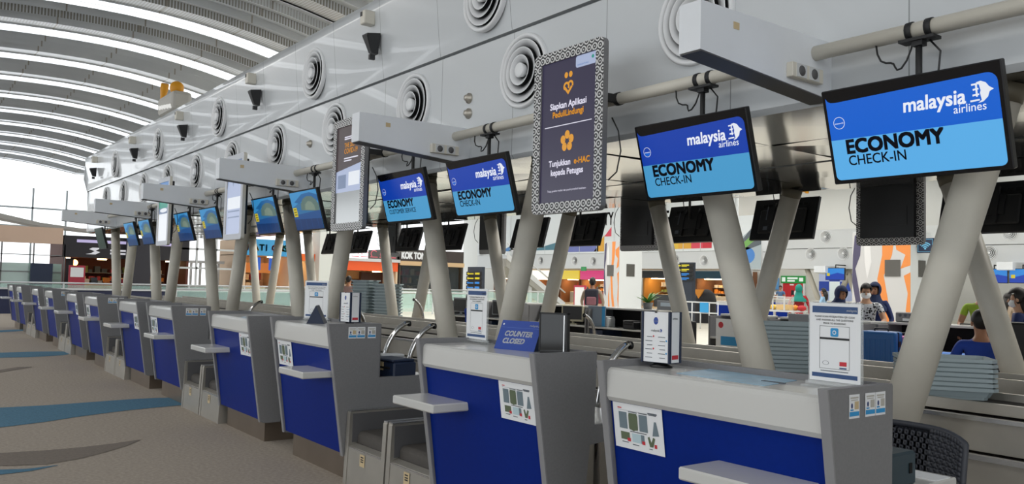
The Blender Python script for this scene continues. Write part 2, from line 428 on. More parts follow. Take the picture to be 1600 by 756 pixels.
for i, (x, z) in enumerate(((-7.15, 3.41), (-7.15, 3.25), (-11.2, 3.42))):
    tag(MB().lathe([(.0, -.05), (.03, -.045), (.035, -.02), (.055, -.01), (.055, .01)], axis='y', n=14).build('ceiling_sensor', M_STEEL, None, (x, 2.09, z)),
        ('small metal sensor between round vents beside the tall sign', 'small metal knob just below the sensor on the gantry', 'small metal sensor on the gantry above the second beam')[i], 'sensor')

# ------------------------------------------------------------------ projecting beams, pipes, sockets
BOXX = [-3.0-4.12*k for k in range(6)]
def beam(i, x):
    t = thing('projecting_beam', 'white box beam projecting from the gantry, %s of the row' % WORDS[i], 'beam', (x, 0, 0), 0, 'white box beams along the gantry')
    MB().prism([(.84, 2.81), (.84, 3.085), (2.12, 3.085), (2.12, 2.715)], 'x', -.155, 0).build('casing', M_BEAM, t)
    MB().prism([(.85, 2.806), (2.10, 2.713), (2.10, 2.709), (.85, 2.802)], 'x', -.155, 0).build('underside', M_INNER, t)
    sk = MB().box(0, .045, 1.62, 1.94, 2.785, 2.875, bev=.004).build('socket_strip', M_PIPE, t)
    a = MB()
    for yy in (1.71, 1.84): a.box(.044, .05, yy-.05, yy+.05, 2.79, 2.87); a.lathe([(.0, .052), (.032, .052), (.034, .046)], (0, yy, 2.83), 'x', 14, 1)
    a.build('outlet', [M_WHITE, M_INNER], sk)
    MB().box(.0, .003, 1.12, 1.17, 2.98, 3.02).build('tape', M_BEIGE, t)
    return t
for i, x in enumerate(BOXX): beam(i, x)
ends = [3.5]+BOXX
for i in range(6):
    a, b = ends[i+1], ends[i]-.155 if i else ends[i]
    o = MB().tube([(a-.01, 1.92, 2.985), (b, 1.92, 2.985)], .046, 16).build('service_pipe', M_PIPE)
    tag(o, 'cream pipe carrying screens, %s span between the beams' % WORDS[i].replace(' nearest', '') if i else 'cream pipe carrying the nearest screen right of the first beam', 'pipe', 'cream pipes between the beams')
o = MB().tube([(-29, 6.48, 2.985), (4, 6.48, 2.985)], .046, 12).build('service_pipe', M_PIPE); tag(o, 'cream pipe along the rear face of the gantry', 'pipe')

# ------------------------------------------------------------------ sloping columns
def column(x0, y, lean, label, group):
    z1 = 2.72; t = thing('support_column', label, 'column', (x0, y, 0), 0, group)
    MB().tube([(0, 0, 0), (lean*z1, 0, z1)], .112, 24).build('shaft', M_COL, t)
    MB().tube([(lean*2.62, 0, 2.62), (lean*z1, 0, z1)], .118, 24).build('collar', M_COLLAR, t)
for k in range(6):
    mx = -3.2-4.17*k
    for s, nm in ((-1, 'left'), (1, 'right')):
        column(mx+s*.265, 2.4, s*.31, 'grey sloping column leaning %s, %s pair of the front row' % (nm, WORDS[k]), 'front sloping columns')
for k in range(6):
    mx = -3.0-4.05*k
    for s, nm in ((-1, 'left'), (1, 'right')):
        column(mx+s*.265, 5.97, s*.31, 'grey sloping column leaning %s, %s pair of the rear row' % (nm, WORDS[k]), 'rear sloping columns')
# ------------------------------------------------------------------ check-in counters
CX = [-2.802, -4.439, -6.875, -8.585, -11.096, -12.754, -15.293, -17.043, -19.622, -21.55, -24.3, -26.0]
CW = 1.10
def notice(mb, O, U, V, w=.30, h=.205):
    a = Art(mb, O, U, V); a.rect(0, 0, w, h, 0)
    for i, m in enumerate((3, 2, 3)): a.rect(.035+i*.062, h-.115, .085+i*.062, h-.04, m, .001)
    a.poly([(.235, h-.125), (.25, h-.06), (.262, h-.06), (.275, h-.12)], 3, .001)
    a.poly([(.095, h-.05), (.10, h-.043), (.145, h-.043), (.15, h-.05), (.15, h-.11), (.122, h-.12), (.095, h-.11)], 2, .0015)
    a.rect(.04, .04, .095, .075, 2, .001); a.rect(.08, .035, .10, .05, 4, .0015)
    a.rect(.11, .035, .17, .075, 5, .001); a.rect(.165, .035, .185, .075, 3, .0012); a.rect(.17, .033, .188, .048, 4, .0015)
    a.poly([(.205, .07), (.215, .03), (.235, .03), (.25, .07), (.238, .075), (.226, .05), (.216, .075)], 2, .001); a.rect(.243, .028, .258, .045, 4, .0012)
    a.rect(.03, h-.025, .055, h-.02, 4, .001); a.rect(.03, h-.0315, .27, h-.0305, 1, .001); a.rect(.215, h-.03, .27, h-.024, 1, .001)
    for u0, u1, v in ((.095, .15, h-.037), (.16, .21, h-.036), (.22, .265, h-.035), (.10, .20, .08), (.045, .085, .027), (.11, .15, .022), (.21, .23, .018)): a.rect(u0, v, u1, v+.004, 1, .001)
NOT_M = [M_PAPER, M_INK, M_GREENPIC, M_GREYPIC, M_RED, mat('pale teal ink', '#b9cfd6', .6)]
def counter(i, x, label):
    out = 1 if i % 2 == 0 else -1                      # side of the weighing belts: + right, - left
    dz = {0: .01, 2: .02}.get(i, 0)
    t = thing('check_in_counter', label, 'counter', (x, 0, 0), 0, 'blue fronted check-in counters')
    # worktop with upstand fascia
    pr = [(.014, .98), (.0, 1.0), (.002, 1.095+dz), (.008, 1.112+dz), (.022, 1.12+dz), (.40, 1.12+dz), (.40, 1.085), (.05, 1.085), (.05, .98)]
    MB().prism(pr, 'x', 0, CW).build('worktop', M_TOP, t)
    MB().prism([(.022, .985), (.13, .205), (.17, .205), (.06, .985)], 'x', .004, CW-.004).build('front_panel', M_BLUE, t)
    for s in (-1, 1):
        x0, x1 = (-.036, 0) if s < 0 else (CW, CW+.036)
        deep = not (i == 0 and s == 1)
        pts = [(-.03, 1.145+dz), (-.022, 1.15+dz), (.395, 1.15+dz), (.40, 1.14+dz), (.395, .76)]
        pts += [(.86, .76), (.86, .18)] if (deep and s == out) else ([(.62, .76), (.62, .18)] if deep else [(.395, .18)])
        pts += [(.16, .18), (.12, .20)]
        if s != out: pts = [(-.03, 1.145+dz), (-.022, 1.15+dz), (.395, 1.15+dz), (.40, 1.14+dz), (.39, .76), (.60, .76), (.60, .68), (.36, .66), (.31, .18), (.15, .18), (.12, .20)]
        p = MB().prism(pts, 'x', x0, x1).build('side_panel', M_GREYLAM, t)
        MB().prism([(-.034, 1.15+dz), (-.026, 1.15+dz), (.124, .19), (.116, .19)], 'x', x0-.001, x1+.001).build('edge_band', M_GREYEDGE, p)
        if s == 1 and i in (0, 2, 4, 6, 8):
            st = MB()
            for q, y0 in enumerate(((.10, .205, .275) if i == 0 else (.13, .20, .29))):
                a = Art(st, (x1+.002, y0, 1.04+dz), (0, 1, 0), (0, 0, 1)); w = .068
                a.rect(0, 0, w, .085, 0); a.rect(.003, .008, w-.003, .024, 1, .0006); a.disc(.018, .045, .006, .010, 2, .0006, 10)
                a.rect(.035, .032, w-.006, .06, 3 if q == 0 else 4, .0006); a.rect(.008, .070, w-.008, .076, 4, .0006); a.rect(.012, .063, w-.012, .067, 4, .0006); a.rect(.008, .028, .028, .033, 1, .0006)
            st.build('safety_sticker', [M_PAPER, M_CYAN, M_INKD, M_BEIGE, mat('pale grey ink', '#b9b6ad', .7)], p)
    MB().box(.03, CW-.03, .19, .72, 0, .21).build('kick_plate', M_STEEL_WARM, t)
    MB().box(0, CW, .40, .98, .70, .735, bev=.006).build('desk', M_TOP, t)
    MB().box(.0, CW, .40, .425, .735, 1.145+dz).build('back_panel', M_GREYLAM, t)
    lx = CW-.50 if out > 0 else -.02
    sh = MB().box(lx, lx+.46, -.19, .06, .765, .815, bev=.007).build('bag_shelf', M_TOP, t)
    nx = .02 if out > 0 else CW-.33
    tilt = Vector((0, -.108, .78)).normalized()
    nt_ = MB(); notice(nt_, (nx, .048-.002, .775+.0), (1, 0, 0), tilt); nt_.build('notice_sheet', NOT_M, t)
    return t
CL = ['nearest blue check-in counter with a QR sign on top', 'blue check-in counter with the counter closed tent card', 'blue check-in counter beside the two weighing belts, third nearest']
for i, x in enumerate(CX):
    counter(i, x, CL[i] if i < 3 else 'blue fronted check-in counter with grey sides, %s in the row' % WORDS[i])

# ------------------------------------------------------------------ weighing belts, two in each wide gap
def belt(x, w, label):
    t = thing('weighing_belt', label, 'weighing belt', (x, 0, 0), 0, 'weighing belts between the counters')
    fr = MB()
    for a, b in ((0, .05), (w-.05, w)):
        fr.prism([(.12, 0), (.14, .515), (.15, .525), (2.0, .525), (2.0, 0)], 'x', a, b, 0)
    fr.build('side_frame', M_STEELB, t)
    ed = MB()
    for a in (.001, w-.05): ed.box(a+.0, a+.049, .145, 2.0, .524, .534)
    ed.build('top_rail', M_STEEL_EDGE, t)
    MB().prism([(.125, 0), (.135, .265), (.145, .275), (.19, .295), (.19, 0)], 'x', .05, w-.05).build('front_plate', M_STEELB, t)
    MB().box(.05, w-.05, .132, .142, .262, .272).build('plate_edge', M_STEEL_EDGE, t)
    ln = MB(); ln.box(.05, .056, .16, 2.0, .3, .51); ln.box(w-.056, w-.05, .16, 2.0, .3, .51); ln.build('lining', M_INNER, t)
    pr = [(.20, .28)]+[(.245-.045*math.cos(a), .335+.045*math.sin(a)) for a in [PI*.0+i*PI/12 for i in range(0, 7)]]+[(2.0, .40), (2.0, .28)]
    MB().prism(pr, 'x', .062, w-.062).build('belt_pad', M_PAD, t)
    lb = MB(); a = Art(lb, (w*.40, .1285, .165), (1, 0, 0), (0, .02, 1)); a.rect(0, 0, .075, .085, 0)
    for v in (.062, .045, .03): a.rect(.016, v, .058, v+.009, 1, .001)
    lb.build('label', [M_BEIGE, M_BLACKM], t)
for g in range(5):
    x0 = CX[2*g+2]+CW+.045; x1 = CX[2*g+1]-.045; w = (x1-x0)/2-.012
    for q in range(2):
        belt(x0+q*(w+.024), w, '%s weighing belt of the %s pair between the counters' % (('left', 'right')[q], WORDS[g]))

# ------------------------------------------------------------------ baggage conveyors behind the counters
def conveyor(name, y0, s, label):
    t = thing(name, label, 'conveyor', (0, y0, 0))
    a, b = -29.0, 4.0
    def bx(n, ya, yb, za, zb, m, e=0.): MB().box(a, b, min(s*ya, s*yb), max(s*ya, s*yb), za, zb).build(n, m, t)
    bx('base', 0, .9, 0, .50, M_STEEL, 0); bx('lower_rail', -.03, .02, .50, .53, M_STEEL_EDGE)
    bx('side_wall', .12, .9, .53, .72, M_STEEL); bx('upper_rail', .09, .14, .72, .745, M_STEEL_EDGE)
    bx('upper_wall', .28, .32, .745, .815, M_STEEL); bx('belt', .32, .9, .745, .77, M_PAD); bx('back_wall', .9, .95, 0, .82, M_STEEL)
conveyor('baggage_conveyor', 2.72, 1, 'long stainless baggage conveyor running behind the front counters')
conveyor('baggage_conveyor', 5.65, -1, 'long stainless baggage conveyor serving the rear counters')

# ------------------------------------------------------------------ hanging screens
E_BLK = mat('screen ink', '#0b0f24', .3)
def em(name, col, s=1.): return mat(name, col, .3, emit=s*.55)
SC_NAVY = em('screen navy', '#0d3fae', .95); SC_BLUE = em('screen bright blue', '#0b63d6', .95); SC_CYAN = em('screen sky blue', '#5fb6f3', .95); SC_CYAN2 = em('screen sky blue duller', '#4fa6da', .9)
SC_WHITE = em('screen white', '#f2f6ff', .95); SC_NAVY2 = em('screen deep navy', '#11369c', .9)
SC_BLACK = mat('screen black glass', '#0d0d12', .12); SC_GREY = mat('screen dark grey glass', '#24221f', .15)
def kite(a, u, v, s, m, dark):
    # crescent kite mark with a tail to the right and three bars on the left
    pts = [(-.10, .42), (.10, .46), (.30, .36), (.42, .17), (.60, .04), (.42, -.04), (.33, -.26), (.12, -.44), (-.10, -.48), (.06, -.36), (.02, -.05), (.06, .05), (.02, .30)]
    a.poly([(u+p*s, v+q*s) for p, q in pts], m, .0035)
    for q, l in ((.34, -.30), (.12, -.26), (-.12, -.30), (-.36, -.42)): a.poly([(u+l*s, v+(q-.04)*s), (u-.02*s, v+(q-.02)*s), (u-.02*s, v+(q+.05)*s), (u+l*s, v+(q+.04)*s)], m, .0035)
    a.poly([(u-.16*s, v-.20*s), (u-.08*s, v-.20*s), (u-.06*s, v+.34*s), (u-.14*s, v+.34*s)], m, .0035)
def economy(a, w, h, line2, top, bot):
    b = .018
    a.rect(0, 0, w, h, 0, 0)
    a.rrect(b, .018, w-b, h*.47, .03, bot, .0015, '1100')
    a.poly([(b, h*.47), (w-b, h*.47), (w-b, h*.82)] + [(w-b-.05+.05*math.cos(t*PI/10), h*.82+.05*math.sin(t*PI/10)) for t in range(0, 6)] + [(b+.06, h*.87), (b+.03, h*.875), (b+.012, h*.895), (b, h*.93)], top, .0015)
    if top != 1: pass
    a.text('malaysia', w*.475, h*.66, .109, 3, .003, .032, .12, sx=.93)
    a.text('airlines', w*.745, h*.575, .062, 3, .003, .004, .1, sx=.95)
    kite(a, w*.888, h*.745, .118, 3, top)
    a.disc(w*.085, h*.65, .036, m=3, w=.002); a.disc(w*.085, h*.65, .033, m=top, w=.0025); a.poly([(w*.085-.03, h*.65-.003), (w*.085+.03, h*.65-.003), (w*.085+.026, h*.65-.02), (w*.085, h*.65-.032), (w*.085-.026, h*.65-.02)], 6, .003)
    a.text('oneworld', w*.085, h*.65-.006, .014, 3, .0035, .01, align='CENTER')
    a.text('ECONOMY', w*.105, h*.315, .113, 4, .003, .065, sx=1.0)
    a.text(line2, w*.11, h*.185, .082 if len(line2) < 10 else .07, 4, .003, .016, sx=.92)
def lounge(a, w, h, k):
    b = .014
    a.rect(0, 0, w, h, 0, 0)
    R = lambda u0, v0, u1, v1, m, l: a.rect(b+(w-2*b)*u0, b+(h-2*b)*v0, b+(w-2*b)*u1, b+(h-2*b)*v1, m, .001+l*.0006)
    Pn = lambda pts, m, l: a.poly([(b+(w-2*b)*u, b+(h-2*b)*v) for u, v in pts], m, .001+l*.0006)
    R(0, 0, 1, 1, 7, 1); Pn([(0, .60), (.3, .72), (1, .66), (1, 0), (0, 0)], 8, 2)
    Pn([(.12, .74), (.45, .93), (.75, .95), (1, .86), (1, .70), (.6, .80), (.3, .70)], 9, 3)
    Pn([(.33, .52), (.36, .68), (.46, .80), (.62, .86), (.80, .84), (.93, .74), (1, .60), (1, .44)], 10, 4)
    Pn([(.48, .52), (.52, .66), (.64, .73), (.76, .70), (.84, .60), (.84, .48)], 11, 5)
    Pn([(0, .40), (1, .47), (1, .26), (0, .30)], 12, 5)
    Pn([(0, .30), (1, .26), (1, 0), (0, 0)], 13, 6)
    for u in (.2, .42, .62, .84): Pn([(u, .02), (u+.012, .02), (u+.012, .30), (u, .30)], 12, 7)
    R(.03, .36, .17, .60, 14, 8)
    for v in (.40, .47, .54): R(.055, v, .15, v+.025, 15, 9)
SCM = [SC_BLACK, SC_NAVY, SC_CYAN, SC_WHITE, E_BLK, SC_CYAN2, SC_BLUE, em('picture sky', '#3d9fe0', .75), em('picture haze', '#2c76ad', .8), em('picture cloud', '#1c6aa8', .8), em('picture dome', '#6d8c86', .6), em('picture dome light', '#93aa9a', .6), em('picture hill', '#1d5596', .8), em('picture sea', '#123a72', .8), em('picture label', '#d8c52a', .9), em('picture label ink', '#7a6b12', .6), SC_GREY]
MW, MH = 1.0, .56
def screen(x, y, label, kind, face=-1, group=None, line2='CHECK-IN', w=MW, duller=False):
    """face -1: display towards the hall (-y); +1: towards the other hall"""
    t = thing('hanging_screen', label, 'screen', (x, y, 2.985), 0 if face < 0 else PI, group)
    tl = Matrix.Translation((0, -.09, -.565)) @ Matrix.Rotation(math.atan2(.15, .53), 4, 'X')      # centre of the panel, leaning down
    def T(o): o.matrix_local = tl; return o
    T(MB().box(-w/2, w/2, -.03, .02, -MH/2, MH/2, bev=.006).build('housing', M_BLACK, t))
    rb = MB(); rb.box(-w*.36, w*.36, .02, .055, -MH*.36, MH*.22, bev=.015); rb.box(-.20, .20, .055, .075, -.10, .12)
    for u in (-.12, .12): rb.box(u-.02, u+.02, .055, .09, -.2, .2)
    for u in (-.3, -.22, .22, .3): rb.box(u-.03, u+.03, .02, .024, MH*.30, MH*.36, 1)
    rb.box(w*.2, w*.27, .055, .058, -.16, -.11, 2); rb.box(.22, .235, .055, .062, -.02, .16, 2)
    T(rb.build('rear_cover', [M_BLACKM, M_GAP, M_INK], t))
    sb = MB(); a = Art(sb, (-w/2+.006, -.0315, -MH/2+.006), (1, 0, 0), (0, 0, 1))
    if kind == 'economy': economy(a, w-.012, MH-.012, line2, 6 if not duller else 1, 2 if not duller else 5)
    elif kind == 'lounge': lounge(a, w-.012, MH-.012, 0)
    else: a.rect(0, 0, w-.012, MH-.012, 16 if kind == 'off' else 8)
    T(sb.build('display', SCM, t))
    po = MB(); po.tube([(0, -.02, -.05), (0, -.02, -.50)], .018, 10); po.build('pole', M_BLACKM, t)
    cl = MB()
    for u in (-.055, .055):
        cl.lathe([(.0475, -.018), (.052, -.018), (.052, .018), (.0475, .018)], (u, 0, 0), 'x', 16)
    cl.box(-.10, .10, -.06, .03, -.072, -.055); cl.box(-.03, .03, -.045, .01, -.10, -.06)
    cl.build('clamp', M_BLACKM, t)
    ca = MB(); pts = [(-.26+.02*i, -.01-.02*math.sin(i*1.1), -.03-.17*math.sin(PI*i/12)-.03*math.sin(i)) for i in range(13)]
    ca.tube(pts, .006, 6); ca.tube([(.05, .0, -.07), (.10, .02, -.14), (.09, .02, -.24), (.06, .03, -.36)], .006, 6)
    ca.build('cable', M_BLACK, t); return t
SX = [(-2.335, 'economy', 'CHECK-IN', False), (-3.88, 'economy', 'CHECK-IN', True), (-6.49, 'economy', 'CHECK-IN', True), (-7.93, 'economy', 'CUSTOMER SERVICE', True),
      (-10.56, 'lounge', '', 0), (-12.05, 'lounge', '', 0), (-14.68, 'lounge', '', 0), (-16.3, 'lounge', '', 0), (-19.15, 'lounge', '', 0), (-20.55, 'lounge', '', 0), (-23.95, 'off', '', 0)]
SL = ['largest airline economy check-in screen nearest the camera', 'airline economy check-in screen left of the nearest beam', 'airline economy check-in screen under the second beam', 'airline economy screen reading customer service']
SL += ['tilted screen with a blue seaside picture, %s of the picture screens' % WORDS[i] for i in range(6)] + ['dark switched off screen, farthest of the front row']
for (x, k, l2, dl), lab in zip(SX, SL):
    screen(x, 1.92, lab, k, -1, 'hanging screens on the front pipe', l2 or 'CHECK-IN', 1.0 if x > -9 else .92, dl)
for i, x in enumerate((-4.0, -6.48, -8.0, -10.35, -11.8, -14.4, -16.1, -18.5, -20.1)):
    screen(x, 6.48, 'black back of a hanging screen on the rear pipe, %s one' % WORDS[i], 'off', 1, 'hanging screens on the rear pipe', w=.95)

# ------------------------------------------------------------------ tall portrait signs in spiral-patterned frames
def batik(nt, b):
    q = NB(nt); x, y, z = q.sep()
    k = 16.0
    gx = q.math('MULTIPLY', x, k); gz = q.math('MULTIPLY', z, k)
    row = q.math('FLOOR', gz); gx = q.math('ADD', gx, q.math('MULTIPLY', row, .5))
    dx = q.math('SUBTRACT', q.math('FRACT', gx), .5); dz = q.math('SUBTRACT', q.math('FRACT', gz), .5)
    r = q.math('SQRT', q.math('ADD', q.math('MULTIPLY', dx, dx), q.math('MULTIPLY', dz, dz)))
    w = q.math('SINE', q.math('ADD', q.math('MULTIPLY', r, 17.0), 1.2))
    q.link(q.mix(q.math('GREATER_THAN', w, .05), lin('#2b2b2e'), lin('#d9d9d9')), b.inputs['Base Color'])
M_BATIK = node_mat('black and white swirl frame', batik, .45)
G_PURP = em('sign purple', '#3a3550', .75); G_ORANGE = em('sign orange', '#e8a02a', .9); G_WHITE = em('sign white', '#e8e6f5', .95); G_PALE = em('sign pale blue', '#b9c6e6', .8)
G_BROWN = em('sign brown', '#4a3a3c', .7); G_GREY = mat('sign blank mirror', '#b4b6b6', .15, metal=.5); G_TEAL = em('sign teal', '#2fa08c', .8); G_BLUE = em('sign blue', '#4e86c6', .8); G_SNOW = em('sign snow white', '#e9eef5', .95); G_SHADE = em('sign grey blue', '#7d8fb0', .8)  # the last two are plain print colours of the signs
GM = [M_BLACK, G_PURP, G_ORANGE, G_WHITE, G_PALE, G_BROWN, G_GREY, G_TEAL, G_BLUE, G_SNOW, G_SHADE]
def portrait_sign(x, y, label, kind, face=-1, plain=False):
    t = thing('portrait_sign', label, 'sign', (x, y, 2.72), 0 if face < 0 else PI, 'tall portrait signs on the pipes')
    w, h, b = .83, 1.31, .088
    fr = MB(); r = .05
    def rr(hw, hh, r):
        return [(cx+r*math.cos(a0+PI/2*i/5), cz+r*math.sin(a0+PI/2*i/5)) for cx, cz, a0 in ((-hw+r, -hh+r, PI), (hw-r, -hh+r, 1.5*PI), (hw-r, hh-r, 0), (-hw+r, hh-r, .5*PI)) for i in range(6)]
    o_ = rr(w/2, h/2, r); i_ = rr(w/2-b, h/2-b, .004); n = len(o_)
    V = [(p, -.05, q) for p, q in o_]+[(p, -.05, q) for p, q in i_]+[(p, .0, q) for p, q in o_]+[(p, .0, q) for p, q in i_]
    fr.add(V, [f for i in range(n) for f in ((i, (i+1) % n, n+(i+1) % n, n+i), (2*n+i, 3*n+i, 3*n+(i+1) % n, 2*n+(i+1) % n))], 0)
    fr.add(V, [f for i in range(n) for f in ((i, 2*n+i, 2*n+(i+1) % n, (i+1) % n), (n+i, n+(i+1) % n, 3*n+(i+1) % n, 3*n+i))], 1)
    fr.build('frame', [mat('white sign frame', '#c8ccd4', .4) if plain else M_BATIK, M_PIPE if plain else M_GREYLAM], t)
    bk = MB(); bk.box(-w/2+b-.002, w/2-b+.002, -.035, .06, -h/2+b-.002, h/2-b+.002); bk.box(-.2, .2, .06, .075, .05, .3); bk.box(-.25, .25, .06, .066, -.42, -.2)
    for u, v in ((-.18, .38), (.12, .4)): bk.lathe([(0, .072), (.012, .07), (.014, .06)], (u, 0, v), 'y', 8, 1)
    bk.build('cabinet', [M_BLACK, M_INK], t)
    sw, sh = w-2*b, h-2*b
    sb = MB(); a = Art(sb, (-sw/2, -.036, -sh/2), (1, 0, 0), (0, 0, 1))
    if kind == 'app':
        a.rect(0, 0, sw, sh, 1); c = sw/2
        a.rrect(sw*.63, sh*.915, sw-.004, sh-.004, .02, 4, .001, '1001'); a.text('ANGKASA PURA II', sw*.66, sh*.928, .016, 8, .002, .01); a.disc(sw*.93, sh*.965, .014, m=7, w=.002)
        for u in (-.027, .027): a.disc(c+u, sh*.885, .021, .024, 2, .001)
        a.arc(c-.022, sh*.805, .028, -.2*PI, 1.0*PI+.9, .019, 2, .001); a.poly([(c-.052, sh*.795), (c, sh*.745), (c+.052, sh*.795), (c+.034, sh*.805), (c, sh*.772), (c-.034, sh*.805)], 2, .0012)
        a.arc(c+.026, sh*.812, .026, -.5, PI*.9, .018, 2, .001)
        a.text('Siapkan Aplikasi', c, sh*.66, .072, 3, .001, .035, align='CENTER', sx=.95); a.text('PeduliLindungi', c, sh*.60, .068, 2, .001, .035, align='CENTER', sx=.95)
        a.rect(sw*.07, sh*.535, sw*.93, sh*.541, 3, .001)
        for ang in range(5):
            th = PI/2+ang*2*PI/5
            a.disc(c+.052*math.cos(th), sh*.42+.052*math.sin(th), .029, .034, 2, .001+.0003*ang)
            sb.add([a.P(c, sh*.42, .003), a.P(c+.04*math.cos(th), sh*.42+.04*math.sin(th)-.002, .003), a.P(c+.04*math.cos(th), sh*.42+.04*math.sin(th)+.002, .003)], [(0, 1, 2)], 5)
        a.text('Tunjukkan', c-.22, sh*.255, .068, 3, .001, .035, sx=.93); a.text('e-HAC', c+.085, sh*.255, .068, 2, .001, .035, sx=.93); a.text('kepada Petugas', c, sh*.19, .068, 3, .001, .035, align='CENTER', sx=.93)
        a.text('Tetap gunakan masker dan patuhi protokol kesehatan', c, sh*.075, .0225, 3, .001, .004, align='CENTER', sx=.95)
    elif kind == 'covid':
        a.rect(0, 0, sw, sh*.32, 6); a.rect(0, sh*.32, sw, sh, 4); a.poly([(0, sh*.54), (sw, sh*.60), (sw, sh), (0, sh)], 5, .001)
        a.rect(.05, sh*.36, sw*.4, sh*.5, 10, .001); a.rect(sw*.5, sh*.38, sw*.93, sh*.52, 9, .001)
        a.text('THE 2021', sw*.3, sh*.78, .075, 2, .002, .012, sx=.9); a.text('COVID-19', sw*.3, sh*.715, .085, 2, .002, .012, sx=.9)
        for v in (.88, .86, .66, .635): a.rect(sw*.3, sh*v, sw*(.85 if v != .635 else .6), sh*v+.014, 3, .002)
    elif kind == 'pale':
        a.rect(0, 0, sw, sh, 4); a.poly([(0, sh*.62), (sw*.2, sh*.9), (sw*.42, sh*.64), (sw*.55, sh*.95), (sw*.75, sh*.66), (sw, sh*.92), (sw, sh), (0, sh)], 10, .001)
        for v in (.30, .22): a.rect(sw*.1, sh*v, sw*.9, sh*v+.02, 10, .001)
        a.rect(sw*.05, sh*.34, sw*.95, sh*.5, 9, .001)
    elif kind == 'white':
        a.rect(0, 0, sw, sh*.46, 9); a.rect(0, sh*.46, sw, sh*.56, 10); a.rect(0, sh*.56, sw, sh*.68, 7); a.rect(0, sh*.68, sw, sh, 8)
        a.disc(sw*.5, sh*.52, sw*.38, .04, 9, .001)
    else: a.rect(0, 0, sw, sh, 0)
    sb.build('display', GM, t)
    for u in (-.2, .2):
        br = MB(); br.box(u-.02, u+.02, .05, .36, .23, .29); br.lathe([(.0475, -.02), (.053, -.02), (.053, .02), (.0475, .02)], (u, .32, .265), 'x', 14); br.build('bracket', M_BLACKM, t)
    ca = MB(); ca.tube([(.40, .06, .05), (.43, .1, -.05), (.44, .12, -.2), (.42, .1, -.36), (.36, .07, -.42)], .006, 6); ca.build('cable', M_BLACK, t)
    return t
portrait_sign(-4.95, 1.60, 'tall dark portrait sign in a swirl frame telling travellers to prepare an app', 'app')
portrait_sign(-8.82, 1.60, 'tall portrait sign with brown health notice, left of the second beam', 'covid')
portrait_sign(-12.78, 1.60, 'tall pale blue portrait sign left of the third beam', 'pale', plain=True)
portrait_sign(-16.85, 1.60, 'tall portrait sign with white and teal stripes, farthest of the front row', 'white', plain=True)
for x, l in ((-5.2, 'right, beside the pale wireless sign'), (-9.3, 'behind the nearest column pair'), (-13.3, 'behind the counter closed card'), (-17.4, 'behind the orange shop')):
    portrait_sign(x, 6.80, 'black back of a tall portrait sign with swirl frame, ' + l, 'blank', 1)
# ------------------------------------------------------------------ things on the counters
def easel(i, x, y, z, rz, label, w=.222, h=.315):
    t = thing('sign_holder', label, 'sign', (x, y, z), rz, 'clear acrylic QR sign stands')
    MB().box(-w/2-.006, w/2+.006, -.004, .004, .012, h+.03).build('acrylic_sheet', M_ACRYL, t)
    MB().box(-w/2-.012, w/2+.012, -.05, .045, 0, .008, bev=.003).build('foot', M_ACRYL, t)
    MB().box(-w/2-.012, w/2+.012, -.018, .012, .008, .022, bev=.003).build('slot', M_ACRYL, t)
    pb = MB(); a = Art(pb, (-w/2, -.0055, .026), (1, 0, 0), (0, 0, 1)); a.rect(0, 0, w, h, 0)
    a.rect(.012, h-.038, w-.012, h-.012, 1, .0006); a.rect(.012, .014, w-.012, .03, 1, .0006)
    a.text('malaysia', w*.73, h-.03, .013, 0, .001, .01, .15)
    for q, s in enumerate(('PLEASE SCAN MYSEJAHTERA QR CODE', 'AND ANSWER ALL THE QUESTIONS', 'PRIOR TO BOARDING')): a.text(s, w/2, h-.055-.013*q, .0098, 2, .001, .012, align='CENTER')
    u0, v0, u1, v1 = .045, .048, w-.045, h-.088
    for r in ((u0, v0, u1, v0+.0012), (u0, v1-.0012, u1, v1), (u0, v0, u0+.0012, v1), (u1-.0012, v0, u1, v1)): a.rect(*r, 2, .001)
    a.rect(u0, v1-.052, u1, v1-.044, 2, .001); a.rrect(w/2-.017, v1-.040, w/2+.017, v1-.007, .006, 3, .001)
    a.disc(w/2, v1-.024, .008, m=0, w=.0015); a.disc(w/2, v1-.024, .005, m=3, w=.002)
    a.rect(u1-.042, v0+.014, u1-.012, v0+.03, 4, .001); a.rect(u1-.042, v0+.003, u1-.012, v0+.008, 1, .001); a.disc(u0+.027, v0+.022, .014, .008, 5, .001, r0=.88); a.rect(.05, .038, w-.05, .041, 5, .001)
    pb.build('printed_sheet', [M_PAPER, mat('sheet navy', '#33507f', .6), M_BLACKM, M_CYAN, M_RED, M_INK], t); return t
easel(0, -1.825, .27, 1.13, -.02, 'white QR code sign in an acrylic stand on the nearest counter', .218, .30)
easel(1, -4.36, .345, 1.12, 0.0, 'narrow looking QR sign in an acrylic stand beside the counter closed card')
easel(2, -6.72, .30, 1.14, .62, 'QR code sign in an acrylic stand left on the third nearest counter')
